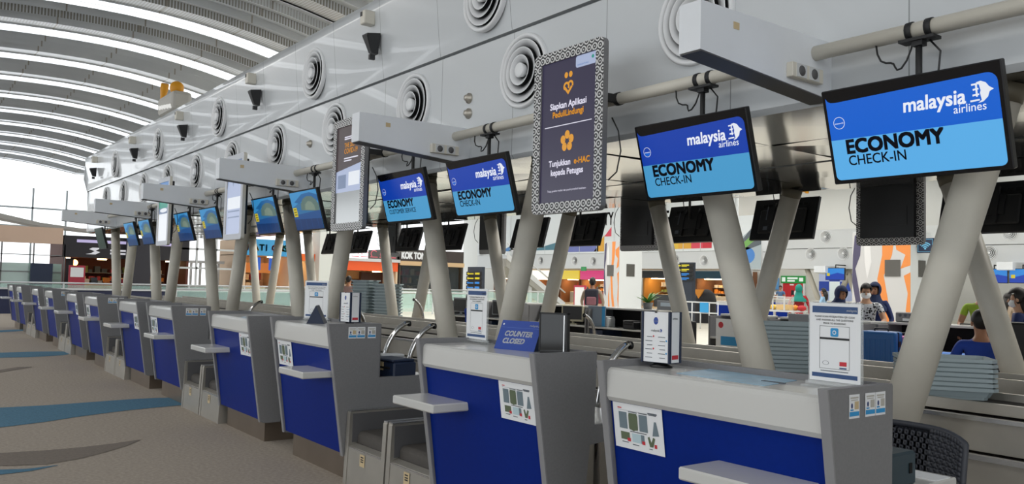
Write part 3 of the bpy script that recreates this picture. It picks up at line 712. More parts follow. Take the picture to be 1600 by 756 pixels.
def menu_holder(x, y, z, rz, label):
    t = thing('menu_stand', label, 'menu stand', (x, y, z), rz, 'rotating airline list stands')
    MB().lathe([(0, 0), (.075, 0), (.075, .01), (.05, .018), (.05, .03), (0, .03)], n=24).build('turntable', M_BLACK, t)
    fr = MB(); w, h = .21, .31
    for s in (-1, 1):
        for q in (-1, 1): fr.box(s*.105-.006, s*.105+.006, q*.06-.012, q*.06+.012, .03, .03+h)
    fr.box(-.1, .1, -.058, .058, .03, .034); fr.box(.098, .106, -.055, .055, .03, .03+h)
    fr.box(-.106, -.098, -.055, .055, .03, .03+h); fr.build('frame', M_DARKBLUE, t)
    pb = MB(); a = Art(pb, (-.095, -.066, .034), (1, 0, 0), (0, 0, 1)); a.rect(0, 0, .19, h-.006, 0)
    a.disc(.095, h-.06, .018, .023, 1, .001); a.text('oneworld', .095, h-.064, .008, 0, .0015, .01, align='CENTER'); a.rect(.085, h-.012, .105, h-.002, 6, .001)
    a.text('malaysia', .057, h-.125, .02, 2, .001, .012, .12); kite(a, .135, h-.118, .022, 1, 0)
    for q in range(6):
        for c in range(2):
            v = h-.16-.025*q; u = .014+c*.10
            a.rect(u+(.0 if (q+c) % 2 else .012), v, u+.055, v+.004, 2, .001)
            if (q*2+c) % 3 == 0: a.disc(u+.064, v+.006, .006, m=(3, 4, 5)[(q+c) % 3], w=.001, n=8)
    b = Art(pb, (.1075, -.052, .034), (0, 1, 0), (0, 0, 1)); b.rect(0, 0, .104, h-.006, 0); b.text('airlines', .02, h-.05, .02, 2, .001, .01); b.rect(.015, .02, .09, .045, 3, .001)
    t.scale = (.70, .70, .76); pb.build('printed_sheet', [M_PAPER, mat('sheet blue', '#2c4a9a', .5), M_INK, M_RED, M_YEL, M_CYAN, M_BLACK], t); return t
menu_holder(-2.70, .245, 1.13, .16, 'white airline list in a rotating dark stand on the nearest counter')
menu_holder(-6.13, .33, 1.14, .10, 'white airline list in a rotating dark stand beside a small black tent card')
t = thing('menu_stand', 'black glossy menu stand with no sheet beside the counter closed card', 'menu stand', (-3.555, .31, 1.12), .55)
MB().box(-.09, .09, -.04, .04, 0, .012, bev=.004).build('base', M_BLACK, t)
fr = MB(); fr.box(-.10, -.09, -.03, .03, .012, .275); fr.box(.09, .10, -.03, .03, .012, .275); fr.box(-.1, .1, -.03, .03, .265, .275); fr.box(-.1, .1, -.03, .03, .012, .02); fr.build('frame', M_BLACKM, t)
MB().box(-.09, .09, -.026, .026, .02, .265).build('panel', mat('gloss black', '#101418', .06), t)
fr = MB(); fr.box(.075, .082, -.0345, -.026, .02, .26); fr.build('clip', M_STEEL_EDGE, t); t.scale = (.82, .82, .82)
def tent(x, y, z, rz, label, face, txt):
    t = thing('tent_card', label, 'tent card', (x, y, z), rz)
    w, d, h = (.30, .075, .165) if txt else (.20, .07, .145)
    MB().add([(-w/2, -d, 0), (w/2, -d, 0), (w/2, 0, h), (-w/2, 0, h), (-w/2, d, 0), (w/2, d, 0)], [(0, 1, 2, 3), (3, 2, 5, 4), (0, 4, 5, 1), (0, 3, 4), (1, 5, 2)]).build('card', [face], t)
    fm = MB(); a = Art(fm, (-w/2, -d-.0012, .0), (1, 0, 0), (0, d, h)); L = math.hypot(d, h)
    if txt:
        a.rect(0, 0, w, L, 0, .0005); a.rect(.01, L-.045, w-.01, L-.044, 2, .001); a.text('COUNTER', .045, .085, .044, 1, .0012, .06, .2); a.text('CLOSED', .045, .04, .044, 1, .0012, .06, .2); a.text('malaysia', w-.085, L-.032, .018, 1, .0012, .012, .15); kite(a, w-.012, L-.026, .018, 1, 0); a.disc(.018, L-.025, .006, m=1, w=.001)
        fm.build('printed_face', [mat('card blue', '#24459c', .4), M_PAPER, mat('card pale blue', '#7f9bd6', .5)], t)
    else:
        a.rect(0, 0, w, L, 0, .0005); fm.build('printed_face', [mat('card white', '#d9dde4', .5)], t)
tent(-3.85, .315, 1.12, .22, 'blue counter closed tent card on the second nearest counter', M_DARKBLUE, True)
tent(-6.40, .17, 1.14, -.55, 'small dark tent card seen end on, third nearest counter', M_DARKBLUE, False)
o = MB().add([(-2.475, .10, 0), (-2.0, .07, 0), (-2.06, .37, 0), (-2.53, .385, 0), (-2.475, .10, .002), (-2.0, .07, .002), (-2.06, .37, .002), (-2.53, .385, .002)], [(0, 1, 2, 3), (4, 5, 6, 7), (0, 1, 5, 4), (1, 2, 6, 5), (2, 3, 7, 6), (3, 0, 4, 7)]).build('counter_mat', mat('pale blue mat', '#9dbfd4', .35, noise=.15, nscale=14), loc=(0, 0, 1.1305))
tag(o, 'pale blue sheet lying on top of the nearest counter', 'mat')
o = MB().box(-.05, .05, -.012, .012, 0, .004).build('paper_slip', M_INK, loc=(-2.06, .21, 1.13)); tag(o, 'small dark strip on the nearest counter in front of the QR sign', 'paper')
# low desk of the third counter: printers and clutter
def printer(x, y, z, rz, label, col, group=None, w=.30, h=.17):
    t = thing('ticket_printer', label, 'printer', (x, y, z), rz, group)
    MB().box(-w/2, w/2, -.11, .11, 0, h*.86, bev=.012).build('body', col, t)
    MB().box(-w/2+.01, w/2-.01, -.115, .10, h*.86, h, bev=.008).build('lid', col, t)
    MB().box(-w*.35, w*.35, -.118, -.108, h*.5, h*.6).build('paper_slot', M_GAP, t)
    return t
t = printer(-5.93, .62, .735, .12, 'dark navy label printer on the low desk beside the weighing belts', M_DARKBLUE, w=.34, h=.15); MB().box(-.03, .03, -.1165, -.110, .06, .125).build('sticker', M_BEIGE, t)
t = printer(-6.16, .72, .735, 0, 'white small printer left of the navy label printer', M_WHITE, w=.16, h=.16)
for q, (x, y, l) in enumerate(((-6.03, .47, 'thin black cable coil in front of the printers'),)):
    o = MB().tube([(.10*math.cos(a*.7)*(1-.03*a), .05*math.sin(a*.7), .012+.004*a) for a in range(18)], .009, 6).build('cable_coil', M_BLACK, loc=(x, y, .735)); tag(o, l, 'cable')
o = MB().box(-.05, .05, -.03, .03, 0, .025, bev=.005).build('scanner', M_DARKBLUE, loc=(-2.3, .8, .735)); tag(o, 'small dark block on the desk behind the nearest counter', 'device')
t = thing('cash_box', 'dark teal box on the desk behind the nearest counter', 'box', (-1.85, .58, .735), 0)
MB().box(-.10, .12, -.10, .12, .0, .135, bev=.01).build('body', mat('dark teal plastic', '#2b3f49', .45), t); MB().box(-.09, .11, -.105, -.098, .03, .11).build('front', M_BLACK, t); MB().box(.121, .124, .06, .08, .05, .09).build('latch', M_GAP, t)
o = MB().box(-.09, .09, -.06, .06, 0, .004).build('paper_slip', M_PAPER, loc=(-1.80, .88, .735)); tag(o, 'white paper slip on the desk by the perforated chair', 'paper')
# chairs
def office_chair(x, y, rz, label, perforated=False, col=None, zs=.45, bh=.5):
    t = thing('office_chair', label, 'chair', (x, y, 0), rz)
    col = col or M_BLACKM
    if perforated:
        bm = MB(); nx, nz, hw, z0, z1 = 34, 9, .29, .64, .865
        def P(u, v):
            k = u*2-1; hh = (z1-z0)*(1-.18*k*k*k*k)
            return Vector((k*hw*(1-.04*v), .20+.055*(1-k*k)+.05*v, z0+v*hh))
        for i in range(nx):
            for j in range(nz):
                u0, u1, v0, v1 = i/nx, (i+1)/nx, j/nz, (j+1)/nz; hole = 1 <= i < nx-1 and 1 <= j < nz-1 and (i+j) % 2 == 0
                c4 = [(u0, v0), (u1, v0), (u1, v1), (u0, v1)]
                if not hole: bm.add([P(*c) for c in c4], [(0, 1, 2, 3)], 0, True)
                else:
                    cu, cv = (u0+u1)/2, (v0+v1)/2; inn = [(cu+(a-cu)*.42, cv+(b-cv)*.42) for a, b in c4]
                    bm.add([P(*c) for c in c4]+[P(*c) for c in inn], [(q, (q+1) % 4, 4+(q+1) % 4, 4+q) for q in range(4)], 0, True)
        o = bm.build('backrest', col, t)
        md = o.modifiers.new('s', 'SOLIDIFY'); md.thickness = .02
        rim = [P(0, v/8) for v in range(9)]+[P(u/16, 1) for u in range(17)]+[P(1, 1-v/8) for v in range(9)]
        MB().tube(rim, .016, 8).build('back_rim', col, t)
    else:
        MB().box(-.23, .23, .19, .25, zs+.12, zs+.12+bh, bev=.03, seg=2).build('backrest', col, t)
    MB().box(-.03, .03, .2, .25, zs-.02, zs+.25).build('back_bar', M_BLACK, t)
    MB().box(-.25, .25, -.24, .24, zs-.04, zs+.05, bev=.03, seg=2).build('seat', col, t)
    for s in (-1, 1): MB().tube([(s*.24, .15, zs), (s*.3, .15, zs+.05), (s*.3, .12, zs+.22), (s*.3, -.12, zs+.22)], .016, 8).build('armrest', M_BLACK, t)
    MB().tube([(0, 0, .09), (0, 0, zs-.03)], .028, 12).build('post', M_BLACK, t)
    ba = MB()
    for q in range(5): a = q*2*PI/5; ba.tube([(0, 0, .10), (.28*math.cos(a), .28*math.sin(a), .065)], [.025, .016], 8); ba.ball((.28*math.cos(a), .28*math.sin(a), .03), .03)
    ba.build('star_base', M_BLACK, t); return t
office_chair(-2.10, 1.05, math.radians(-4), 'black perforated chair behind the nearest counter', True, mat('charcoal plastic', '#3b3e46', .5))
office_chair(-3.72, 6.75, PI+.3, 'black chair back behind a stack of grey trays at right', False, zs=.5, bh=.62)
office_chair(-7.95, 6.7, PI-.3, 'black chair back seen between two sloping columns', False, zs=.42, bh=.5)
office_chair(-8.6, 7.15, PI+.2, 'second black chair left of the chair between the columns', False, zs=.42, bh=.45)
office_chair(-13.5, 6.9, PI, 'black chair far back beside the QR sign with blue staff', False, zs=.45, bh=.5)
# chrome guard bars beside the belts
def guard(x, y, s, label, h=.5, z0=.66):
    t = thing('guard_bar', label, 'guard bar', (x, y, z0), 0, 'bent chrome guard bars')
    pts = [(0, 0, 0)]+[(.02*math.sin(a), s*(.30-.30*math.cos(a)), h*math.sin(a)) for a in [PI/2*i/10 for i in range(1, 10)]]
    pts = [(0, 0, -.66+.02 if z0 > .6 else -.2)]+pts
    MB().tube(pts, .024, 12).build('bar', M_CHROME, t)
    MB().lathe([(.0, .0), (.026, .0), (.028, .02), (.0, .022)], (pts[-1][0], pts[-1][1], pts[-1][2]-.01), 'y', 12).build('end_cap', M_BLACK, t)
    MB().lathe([(0, -.65), (.06, -.65), (.06, -.63), (0, -.63)]).build('foot', M_STEEL, t)
guard(-7.17, 1.20, 1, 'bent chrome guard bar behind the navy label printer, left one', .44)
guard(-6.70, 1.20, 1, 'bent chrome guard bar behind the navy label printer, right one', .44)
guard(-4.06, 1.12, 1, 'bent chrome guard bar between the two nearest counters', .46)
guard(-14.0, 5.73, -1, 'chrome guard bar of the rear belts, bending left by the blue seated worker', .5)
guard(-12.9, 5.73, -1, 'chrome guard bar of the rear belts right of the blue seated worker', .5)
guard(-9.1, 5.73, -1, 'chrome guard bar of the rear belts behind the black menu stand', .42)
guard(-10.3, 2.62, -1, 'chrome guard bar behind the small dark tent card', .5)
guard(-5.75, 5.73, -1, 'black and white guard bar beside the tall stack of trays', .40)
guard(-14.55, 2.45, 1, 'chrome guard bar behind the fourth nearest counter', .42)
# ------------------------------------------------------------------ stacked luggage trays
tray_me = None
def tray_mesh():
    mb = MB(); L, Wd, H = .31, .21, .085
    def ring(s, z, c):
        a, b = L*s, Wd*s
        return [(a-c, -b, z), (a, -b+c, z), (a, b-c, z), (a-c, b, z), (-a+c, b, z), (-a, b-c, z), (-a, -b+c, z), (-a+c, -b, z)]
    R = [ring(.80, 0, .03), ring(.86, H*.7, .035), ring(1.0, H*.72, .04), ring(1.0, H, .04), ring(.96, H, .035), ring(.84, .02, .03)]
    V = [p for r in R for p in r]
    F = [tuple(range(8))[::-1]]+[(i*8+j, i*8+(j+1) % 8, (i+1)*8+(j+1) % 8, (i+1)*8+j) for i in range(5) for j in range(8)]+[tuple(40+j for j in range(8))]
    mb.add(V, F); mb.box(L*.99, L*1.004, -.05, .05, H*.74, H*.94, 1); return mb
def tray_stack(x, y, z, n, rz, words, pitch=.036, jit=.0):
    global tray_me
    rr = random.Random(int(x*100)+n)
    for k in range(n):
        if tray_me is None:
            o = tray_mesh().build('luggage_tray', [M_TRAY, M_GAP]); tray_me = o.data
        else:
            o = bpy.data.objects.new('luggage_tray', tray_me); COL.objects.link(o)
        o.location = (x+rr.uniform(-jit, jit), y+rr.uniform(-jit, jit), z+k*pitch); o.rotation_euler = (0, 0, rz+rr.uniform(-jit, jit))
        pos = 'topmost' if k == n-1 else ('bottom' if k == 0 else '%s up' % ORD[k])
        tag(o, 'grey luggage tray, %s in the %s' % (pos, words), 'tray', 'trays in the '+words)
ORD = ['first', 'second', 'third', 'fourth', 'fifth', 'sixth', 'seventh', 'eighth', 'ninth', 'tenth', 'eleventh', 'twelfth', 'thirteenth', 'fourteenth', 'fifteenth', 'sixteenth', 'seventeenth', 'eighteenth', 'nineteenth', 'twentieth', 'twenty first', 'twenty second', 'twenty third', 'twenty fourth', 'twenty fifth', 'twenty sixth', 'twenty seventh']
tray_stack(-4.27, 3.45, .775, 12, .70, 'stack behind the nearest QR sign', .034, .006)
tray_stack(-2.95, 3.45, .775, 7, .62, 'low stack framed by the right hand columns', .033, .006)
tray_stack(-17.3, 6.15, .10, 20, .25, 'tall stack behind the third counter', .069, .006)
tray_stack(-16.6, 6.35, .10, 19, .25, 'tall stack right of the tallest tray stack', .069, .006)
tray_stack(-17.9, 5.95, .10, 10, .25, 'short stack left of the tallest tray stack', .069, .006)
# ------------------------------------------------------------------ staff side of the rear counters
def rear_counter(x0, x1, label, y=8.2, top=1.09, niche=True, drawers=True):
    t = thing('rear_counter', label, 'counter', (x0, y, 0)); w = x1-x0
    MB().box(0, w, .30, .75, top-.035, top, bev=.006).build('worktop', M_TOP, t)
    MB().box(0, w, .70, .75, 0, top-.035).build('front_panel', M_BLUE, t)
    for a in (0, w-.035): MB().box(a, a+.035, 0, .75, 0, top-.035).build('side_panel', M_GREYLAM, t)
    MB().box(.035, w-.035, 0, .70, .69, .72, bev=.004).build('desk', M_TOP, t)
    if niche: MB().box(.035, w-.035, .64, .69, .72, top-.04).build('niche_back', M_GAP, t)
    if drawers:
        dr = MB().box(.05, .40, .02, .6, .12, .66, bev=.005).build('drawer_unit', M_DARKBLUE, t)
        MB().box(.10, .30, .005, .02, .56, .585).build('handle', M_STEEL_EDGE, dr)
    MB().box(.42, w-.05, .5, .55, .1, .68).build('kick_panel', M_GAP, t)
rear_counter(-12.0, -10.55, 'rear counter with an open black niche and drawers under the desk')
rear_counter(-13.85, -12.05, 'rear counter holding an old beige monitor', drawers=False)
rear_counter(-9.05, -8.25, 'rear counter with a pale notice behind the black chairs', niche=False, drawers=False)
rear_counter(-7.9, -6.4, 'rear counter in front of the woman in red', drawers=False)
rear_counter(-17.2, -15.9, 'rear counter behind the blue seated worker', drawers=False); rear_counter(-15.6, -14.3, 'rear counter behind the narrow QR sign', drawers=True)
rear_counter(-6.35, -4.6, 'rear counter in front of the masked man', y=8.55, drawers=False); rear_counter(-3.9, -2.3, 'rear counter beside the masked woman at right', drawers=True)
def monitor(x, y, z, rz, label, col=None, w=.40, h=.30, crt=False):
    t = thing('desk_monitor', label, 'monitor', (x, y, z), rz); col = col or M_BLACK
    if crt:
        MB().box(-w/2, w/2, -.05, .03, .06, .06+h, bev=.015).build('bezel', col, t)
        MB().prism([(.03, .08), (.30, .12), (.30, .04+h*.8), (.03, .04+h)], 'x', -w*.42, w*.42).build('tube_case', col, t)
    else: MB().box(-w/2, w/2, -.02, .025, .08, .08+h, bev=.008).build('bezel', col, t)
    MB().box(-w/2+.03, w/2-.03, -.054 if crt else -.024, -.04 if crt else -.015, .10, .04+h).build('glass', M_BLACK, t)
    MB().tube([(0, .02, .01), (0, .02, .12)], .03, 10).build('neck', col, t); MB().box(-.11, .11, -.08, .1, 0, .02, bev=.005).build('stand', col, t)
M_BEIGEP = mat('aged beige plastic', '#c3bda5', .5); M_GREYP = mat('mid grey plastic', '#8b9096', .5)
monitor(-12.6, 8.35, .72, .5, 'old beige computer monitor on the rear counter', M_BEIGEP, .46, .32, True)
monitor(-7.55, 8.5, .80, PI, 'grey monitor back in front of the woman in red', M_GREYP, .36, .27)
monitor(-16.6, 8.3, .72, .1, 'grey desk monitor behind the blue seated worker', M_GREYP, .5, .34)
monitor(-15.0, 8.3, .72, .2, 'grey desk monitor right of the blue seated worker', M_GREYP, .46, .33); monitor(-3.2, 8.4, .72, .1, 'dark desk monitor at the right edge below the masked woman', M_BLACK, .5, .3)
printer(-11.75, 8.42, .72, .1, 'white printer on the rear counter beside the black niche', M_WHITE, None, .34, .2)
printer(-10.95, 8.36, .72, -.1, 'black printer on the rear counter desk', M_BLACK, None, .3, .16)
t = thing('notice_board', 'blue grey board standing on the rear counter above the white printer', 'board', (-11.85, 8.3, 1.09)); MB().box(-.24, .24, -.015, .015, -.36, .02, bev=.004).build('panel', mat('blue grey board', '#7c8a99', .5), t); MB().box(.16, .24, -.018, -.015, -.36, .02).build('print', M_CYAN, t)
t = thing('info_display', 'grey info display on the rear counter beside the plant', 'display', (-10.35, 8.6, 1.09)); MB().box(-.21, .21, -.02, .02, 0, .17, bev=.006).build('body', M_GREYP, t); MB().box(-.12, .16, -.0225, -.02, .07, .14).build('text_panel', mat('pale display', '#cfe0ee', .4), t)
t = thing('paper_notice', 'white notice with red mark on the rear counter side', 'notice', (-8.62, 8.17, .72)); pb = MB(); a = Art(pb, (-.25, 0, -.18), (1, 0, 0), (0, 0, 1)); a.rect(0, 0, .5, .48, 0); a.disc(.1, .38, .05, m=1, w=.002); a.rect(.1, .06, .45, .2, 2, .002); pb.build('sheet', [M_PAPER, M_RED, M_CYAN], t)
t = thing('potted_plant', 'leafy green potted plant on the rear counter', 'plant', (-10.95, 8.75, 1.09))
MB().lathe([(0, 0), (.075, 0), (.10, .12), (.09, .12), (.08, .10), (0, .10)], n=18).build('pot', M_GREYLAM, t)
rp = random.Random(5); lf = MB()
for q in range(26):
    a = rp.uniform(0, 2*PI); L = rp.uniform(.22, .40); up_ = rp.uniform(.5, 1.3); w = rp.uniform(.018, .03)
    c = [Vector((math.cos(a)*L*s*.75, math.sin(a)*L*s*.75, .10+L*up_*s*(1-.45*s))) for s in (0, .25, .5, .75, 1)]
    sd = Vector((-math.sin(a), math.cos(a), 0)); wd = (.4, 1, 1, .7, .05)
    lf.add([p+sd*w*k for p, k in zip(c, wd)]+[p-sd*w*k for p, k in zip(c, wd)], [(i, i+1, 6+i, 5+i) for i in range(4)], 0, True)
lf.build('foliage', mat('leaf green', '#4f8a34', .5, noise=.25, nscale=20), t)
# luggage on the rear scales
def suitcase(x, y, z, rz, col, label, w=.46, h=.62, d=.27):
    t = thing('suitcase', label, 'suitcase', (x, y, z), rz)
    b = MB(); b.box(-w/2, w/2, -d/2, -.006, .05, h, bev=.035, seg=3); b.box(-w/2, w/2, .006, d/2, .05, h, bev=.035, seg=3)
    for q in range(6): u = -w*.36+q*w*.144; b.box(u-.012, u+.012, -d/2-.006, -d/2+.01, .12, h-.1, bev=.004)
    b.build('shell', col, t)
    MB().box(-w/2+.005, w/2-.005, -.008, .008, .055, h-.005).build('zip_band', M_BLACK, t)
    MB().tube([(-.09, 0, h), (-.085, 0, h+.035), (.085, 0, h+.035), (.09, 0, h)], .012, 8).build('handle', M_BLACK, t)
    for s in (-1, 1):
        for q in (-1, 1): MB().lathe([(0, -.015), (.025, -.015), (.025, .015), (0, .015)], (s*(w/2-.05), q*(d/2-.05), .026), 'x', 12).build('wheel', M_BLACK, t)
    MB().box(w/2, w/2+.006, -.02, .05, h*.68, h*.80).build('lock', M_BLACK, t)
suitcase(-5.97, 8.02, .37, .12, mat('suitcase blue', '#155a9c', .4), 'bright blue hard suitcase on the rear scale below the masked man')
suitcase(-5.76, 8.31, .37, .12, mat('suitcase pink', '#d673b4', .4), 'pink suitcase behind the bright blue suitcase', .44, .56, .24)
t = thing('weigh_scale', 'dark rear weighing belt carrying the suitcases', 'scale', (-5.85, 8.1, 0)); MB().box(-.4, .42, -.45, .08, 0, .33, bev=.01).build('body', M_GREYLAM, t); MB().box(-.37, .39, -.42, .06, .33, .37, bev=.008).build('belt_pad', M_TRAY, t); MB().box(-.3, .42, .09, .4, 0, .37).build('rear_body', M_GREYLAM, t)
t = thing('card_terminal', 'grey radio like device box on the rear counter by the masked man', 'device', (-6.13, 9.05, 1.09)); MB().box(-.17, .13, -.07, .07, 0, .14, bev=.012).build('body', M_GREYLAM, t)
for u in (-.1, -.02, .06): MB().lathe([(0, -.074), (.022, -.074), (.026, -.069)], (u, 0, .10), 'y', 10).build('dial', M_INK, t)
MB().box(-.06, .06, -.073, -.07, .02, .055).build('label', M_PAPER, t)
o = MB().lathe([(0, 0), (.034, 0), (.035, .12), (.03, .14), (.018, .145), (.018, .17), (0, .17)], n=14).build('bottle', mat('bottle blue', '#3aa0d8', .3), loc=(-5.87, 9.0, 1.09)); tag(o, 'small blue bottle on the rear counter above the pink suitcase', 'bottle')
o = MB().box(-.30, .30, -.18, .18, .0, .18, bev=.05, seg=2).build('blue_bag', mat('bright blue cloth', '#2a72c8', .7), loc=(-4.8, 7.6, .62)); tag(o, 'bright blue soft bag behind the low stack of trays', 'bag')
t = thing('bag_stand', 'dark stand holding the bright blue soft bag', 'stand', (-4.8, 7.6, 0)); MB().box(-.32, .32, -.2, .2, .58, .62).build('shelf', M_GREYLAM, t)
for a, b in ((-.28, -.17), (.28, -.17), (-.28, .17), (.28, .17)): MB().box(a-.02, a+.02, b-.02, b+.02, 0, .58).build('leg', M_GREYLAM, t)
# ------------------------------------------------------------------ people
SKIN = mat('skin', '#a9795c', .55); SKIN_L = mat('skin light', '#c2977a', .55); HAIR = mat('black hair', '#16120f', .55); MASK = mat('white mask cloth', '#e9ecee', .7)
def skin_mesh(name, pts, edges, mats_of_edge, mats, parent):
    keys = list(pts); ix = {k: i for i, k in enumerate(keys)}
    me = bpy.data.meshes.new(name); me.from_pydata([pts[k][0] for k in keys], [(ix[a], ix[b]) for a, b in edges], [])
    o = bpy.data.objects.new(name, me); COL.objects.link(o)
    md = o.modifiers.new('skin', 'SKIN'); sv = me.skin_vertices[0].data
    for i, k in enumerate(keys):
        r = pts[k][1]; sv[i].radius = (r, r) if not isinstance(r, tuple) else r; sv[i].use_root = (k == 'pelvis')
    ss = o.modifiers.new('sub', 'SUBSURF'); ss.levels = 2; ss.render_levels = 2
    dg = bpy.context.evaluated_depsgraph_get(); m2 = bpy.data.meshes.new_from_object(o.evaluated_get(dg))
    bpy.data.objects.remove(o); bpy.data.meshes.remove(me); m2.name = name
    while len(m2.materials): m2.materials.pop()
    for m in mats: m2.materials.append(m)
    segs = [(Vector(pts[a][0]), Vector(pts[b][0]), mi) for (a, b), mi in zip(edges, mats_of_edge)]
    for p in m2.polygons:
        c = p.center; best, bm_ = 1e9, 0
        for A, B, mi in segs:
            ab = B-A; t_ = max(0, min(1, (c-A).dot(ab)/max(ab.length_squared, 1e-9))); d = (c-A-ab*t_).length
            if d < best: best, bm_ = d, mi
        p.material_index = bm_; p.use_smooth = True
    o = bpy.data.objects.new(name, m2); COL.objects.link(o); o.parent = parent; return o
def person(label, loc, rz, top, legs, h=1.68, skin=SKIN, arms=((.28, -.05, 1.13), (.26, -.22, .95)), arms2=None, lean=0., sit=False, sleeve='short', hair='short', mask=False, hijab=None, head_yaw=0., nod=0., skirt=None, female=False):
    """faces local -y; arms = (elbow, wrist) of the right side (mirrored unless arms2 given)"""
    t = thing('person', label, 'person', loc, rz); k = h/1.7
    sw = .17 if female else .19
    def B(x, y, z):                                   # torso leans forward about the hips
        dz = z-.93; return (x*k, (y-math.sin(lean)*dz)*k, (.93+math.cos(lean)*dz)*k - (.42*k if sit else 0))
    d = .42*k if sit else 0
    P_ = {'pelvis': ((0, 0, .95*k-d), (.15*k, .11*k)), 'waist': (B(0, 0, 1.10), (.14*k, .10*k)), 'chest': (B(0, 0, 1.30), (.165*k, .115*k)), 'collar': (B(0, .005, 1.42), (.11*k, .08*k)), 'neck': (B(0, .0, 1.49), .052*k)}
    hc = Vector(B(0, -.015, 1.60))
    P_['jaw'] = (tuple(hc+Vector((0, -.012, -.035))*k), (.066*k, .075*k)); P_['skull'] = (tuple(hc+Vector((0, .006, .045))*k), (.076*k, .088*k)); P_['crown'] = (tuple(hc+Vector((0, .006, .08))*k), (.05*k, .06*k))
    E_ = [('pelvis', 'waist'), ('waist', 'chest'), ('chest', 'collar'), ('collar', 'neck'), ('neck', 'jaw'), ('jaw', 'skull'), ('skull', 'crown')]; ME = [1, 1, 1, 0, 0, 0, 0]
    for s, nm in ((1, 'r'), (-1, 'l')):
        ar = arms if (s == 1 or arms2 is None) else arms2
        el, wr = Vector(B(s*ar[0][0], ar[0][1], ar[0][2])), Vector(B(s*ar[1][0], ar[1][1], ar[1][2]))
        sh = Vector(B(s*sw, .0, 1.40))
        P_['sh'+nm] = (tuple(sh), .062*k); P_['el'+nm] = (tuple(el), .043*k); P_['wr'+nm] = (tuple(wr), .028*k)
        mid = sh.lerp(el, .55); P_['ua'+nm] = (tuple(mid), .052*k)
        fa = (wr-el).normalized(); pm = wr+fa*.06*k; side = fa.cross(Vector((0, 0, 1)));
        side = side.normalized() if side.length > .1 else Vector((1, 0, 0)); nrm = side.cross(fa)
        P_['pm'+nm] = (tuple(pm), (.036*k, .018*k))
        E_ += [('chest', 'sh'+nm), ('sh'+nm, 'ua'+nm), ('ua'+nm, 'el'+nm), ('el'+nm, 'wr'+nm), ('wr'+nm, 'pm'+nm)]; ME += [1, 1, 1 if sleeve == 'long' else 0, 1 if sleeve == 'long' else 0, 0]
        for q, (off, ln) in enumerate(((-.027, .062), (-.009, .072), (.010, .066), (.027, .052))):
            a = pm+side*off*k+fa*.035*k; b = a+fa*ln*.55*k-nrm*.008*k; c = b+fa*ln*.35*k-nrm*.024*k
            P_['f%d%s' % (q, nm)] = (tuple(a), .0095*k); P_['g%d%s' % (q, nm)] = (tuple(b), .009*k); P_['h%d%s' % (q, nm)] = (tuple(c), .0075*k)
            E_ += [('pm'+nm, 'f%d%s' % (q, nm)), ('f%d%s' % (q, nm), 'g%d%s' % (q, nm)), ('g%d%s' % (q, nm), 'h%d%s' % (q, nm))]; ME += [0, 0, 0]
        a = pm-side*s*.034*k-fa*.02*k; b = a-side*s*.022*k+fa*.03*k
        P_['t0'+nm] = (tuple(a), .011*k); P_['t1'+nm] = (tuple(b), .009*k); E_ += [('pm'+nm, 't0'+nm), ('t0'+nm, 't1'+nm)]; ME += [0, 0]
        if sit: kn, an, ft = (s*.13, -.42, .50), (s*.13, -.40, .09), (s*.13, -.56, .03)
        else: kn, an, ft = (s*.10, -.02, .50), (s*.10, .02, .09), (s*.11, -.13, .03)
        hp = (s*.09*k, 0, .90*k-d)
        P_['hp'+nm] = (hp, .095*k); P_['kn'+nm] = (tuple(c*k for c in kn), .06*k); P_['an'+nm] = (tuple(c*k for c in an), .042*k); P_['ft'+nm] = (tuple(c*k for c in ft), .034*k)
        E_ += [('pelvis', 'hp'+nm), ('hp'+nm, 'kn'+nm), ('kn'+nm, 'an'+nm), ('an'+nm, 'ft'+nm)]; ME += [2, 2, 2, 3]
    body = skin_mesh('body', P_, E_, ME, [skin, top, legs, M_BLACK], t)
    # head details turn with the head
    Hm = Matrix.Translation(hc) @ Matrix.Rotation(head_yaw, 4, 'Z') @ Matrix.Rotation(nod, 4, 'X') @ Matrix.Scale(k, 4)
    def hd(mb, name, m): o = mb.build(name, m, t); o.matrix_local = Hm; return o
    fc = MB()
    fc.tube([(0, -.085, .03), (0, -.108, -.005), (0, -.092, -.014)], [.008, .013, .008], 8)
    for s in (-1, 1): fc.ball((s*.081, .0, .005), (.012, .02, .032), 0, 8, 6)
    hd(fc, 'nose_and_ears', skin)
    ey = MB()
    for s in (-1, 1): ey.ball((s*.031, -.083, .028), (.014, .006, .006), 0, 8, 5); ey.box(s*.031-.017, s*.031+.017, -.092, -.084, .045, .050)
    hd(ey, 'eyes_and_brows', HAIR)
    if not mask: mo = MB(); mo.ball((0, -.088, -.045), (.022, .008, .007), 0, 8, 5); hd(mo, 'mouth', mat('lips', '#8d5348', .5))
    def shell(r, c, cut, name, m, seg=20, ring=14):
        bm = bmesh.new(); bmesh.ops.create_uvsphere(bm, u_segments=seg, v_segments=ring, radius=1)
        kill = [f for f in bm.faces if cut(f.calc_center_median())]; bmesh.ops.delete(bm, geom=kill, context='FACES')
        mb = MB(); mb.bm(bm, 0, Matrix.Translation(c) @ Matrix.Diagonal((*r, 1)), True); o = hd(mb, name, m)
        sd = o.modifiers.new('s', 'SOLIDIFY'); sd.thickness = .008; return o
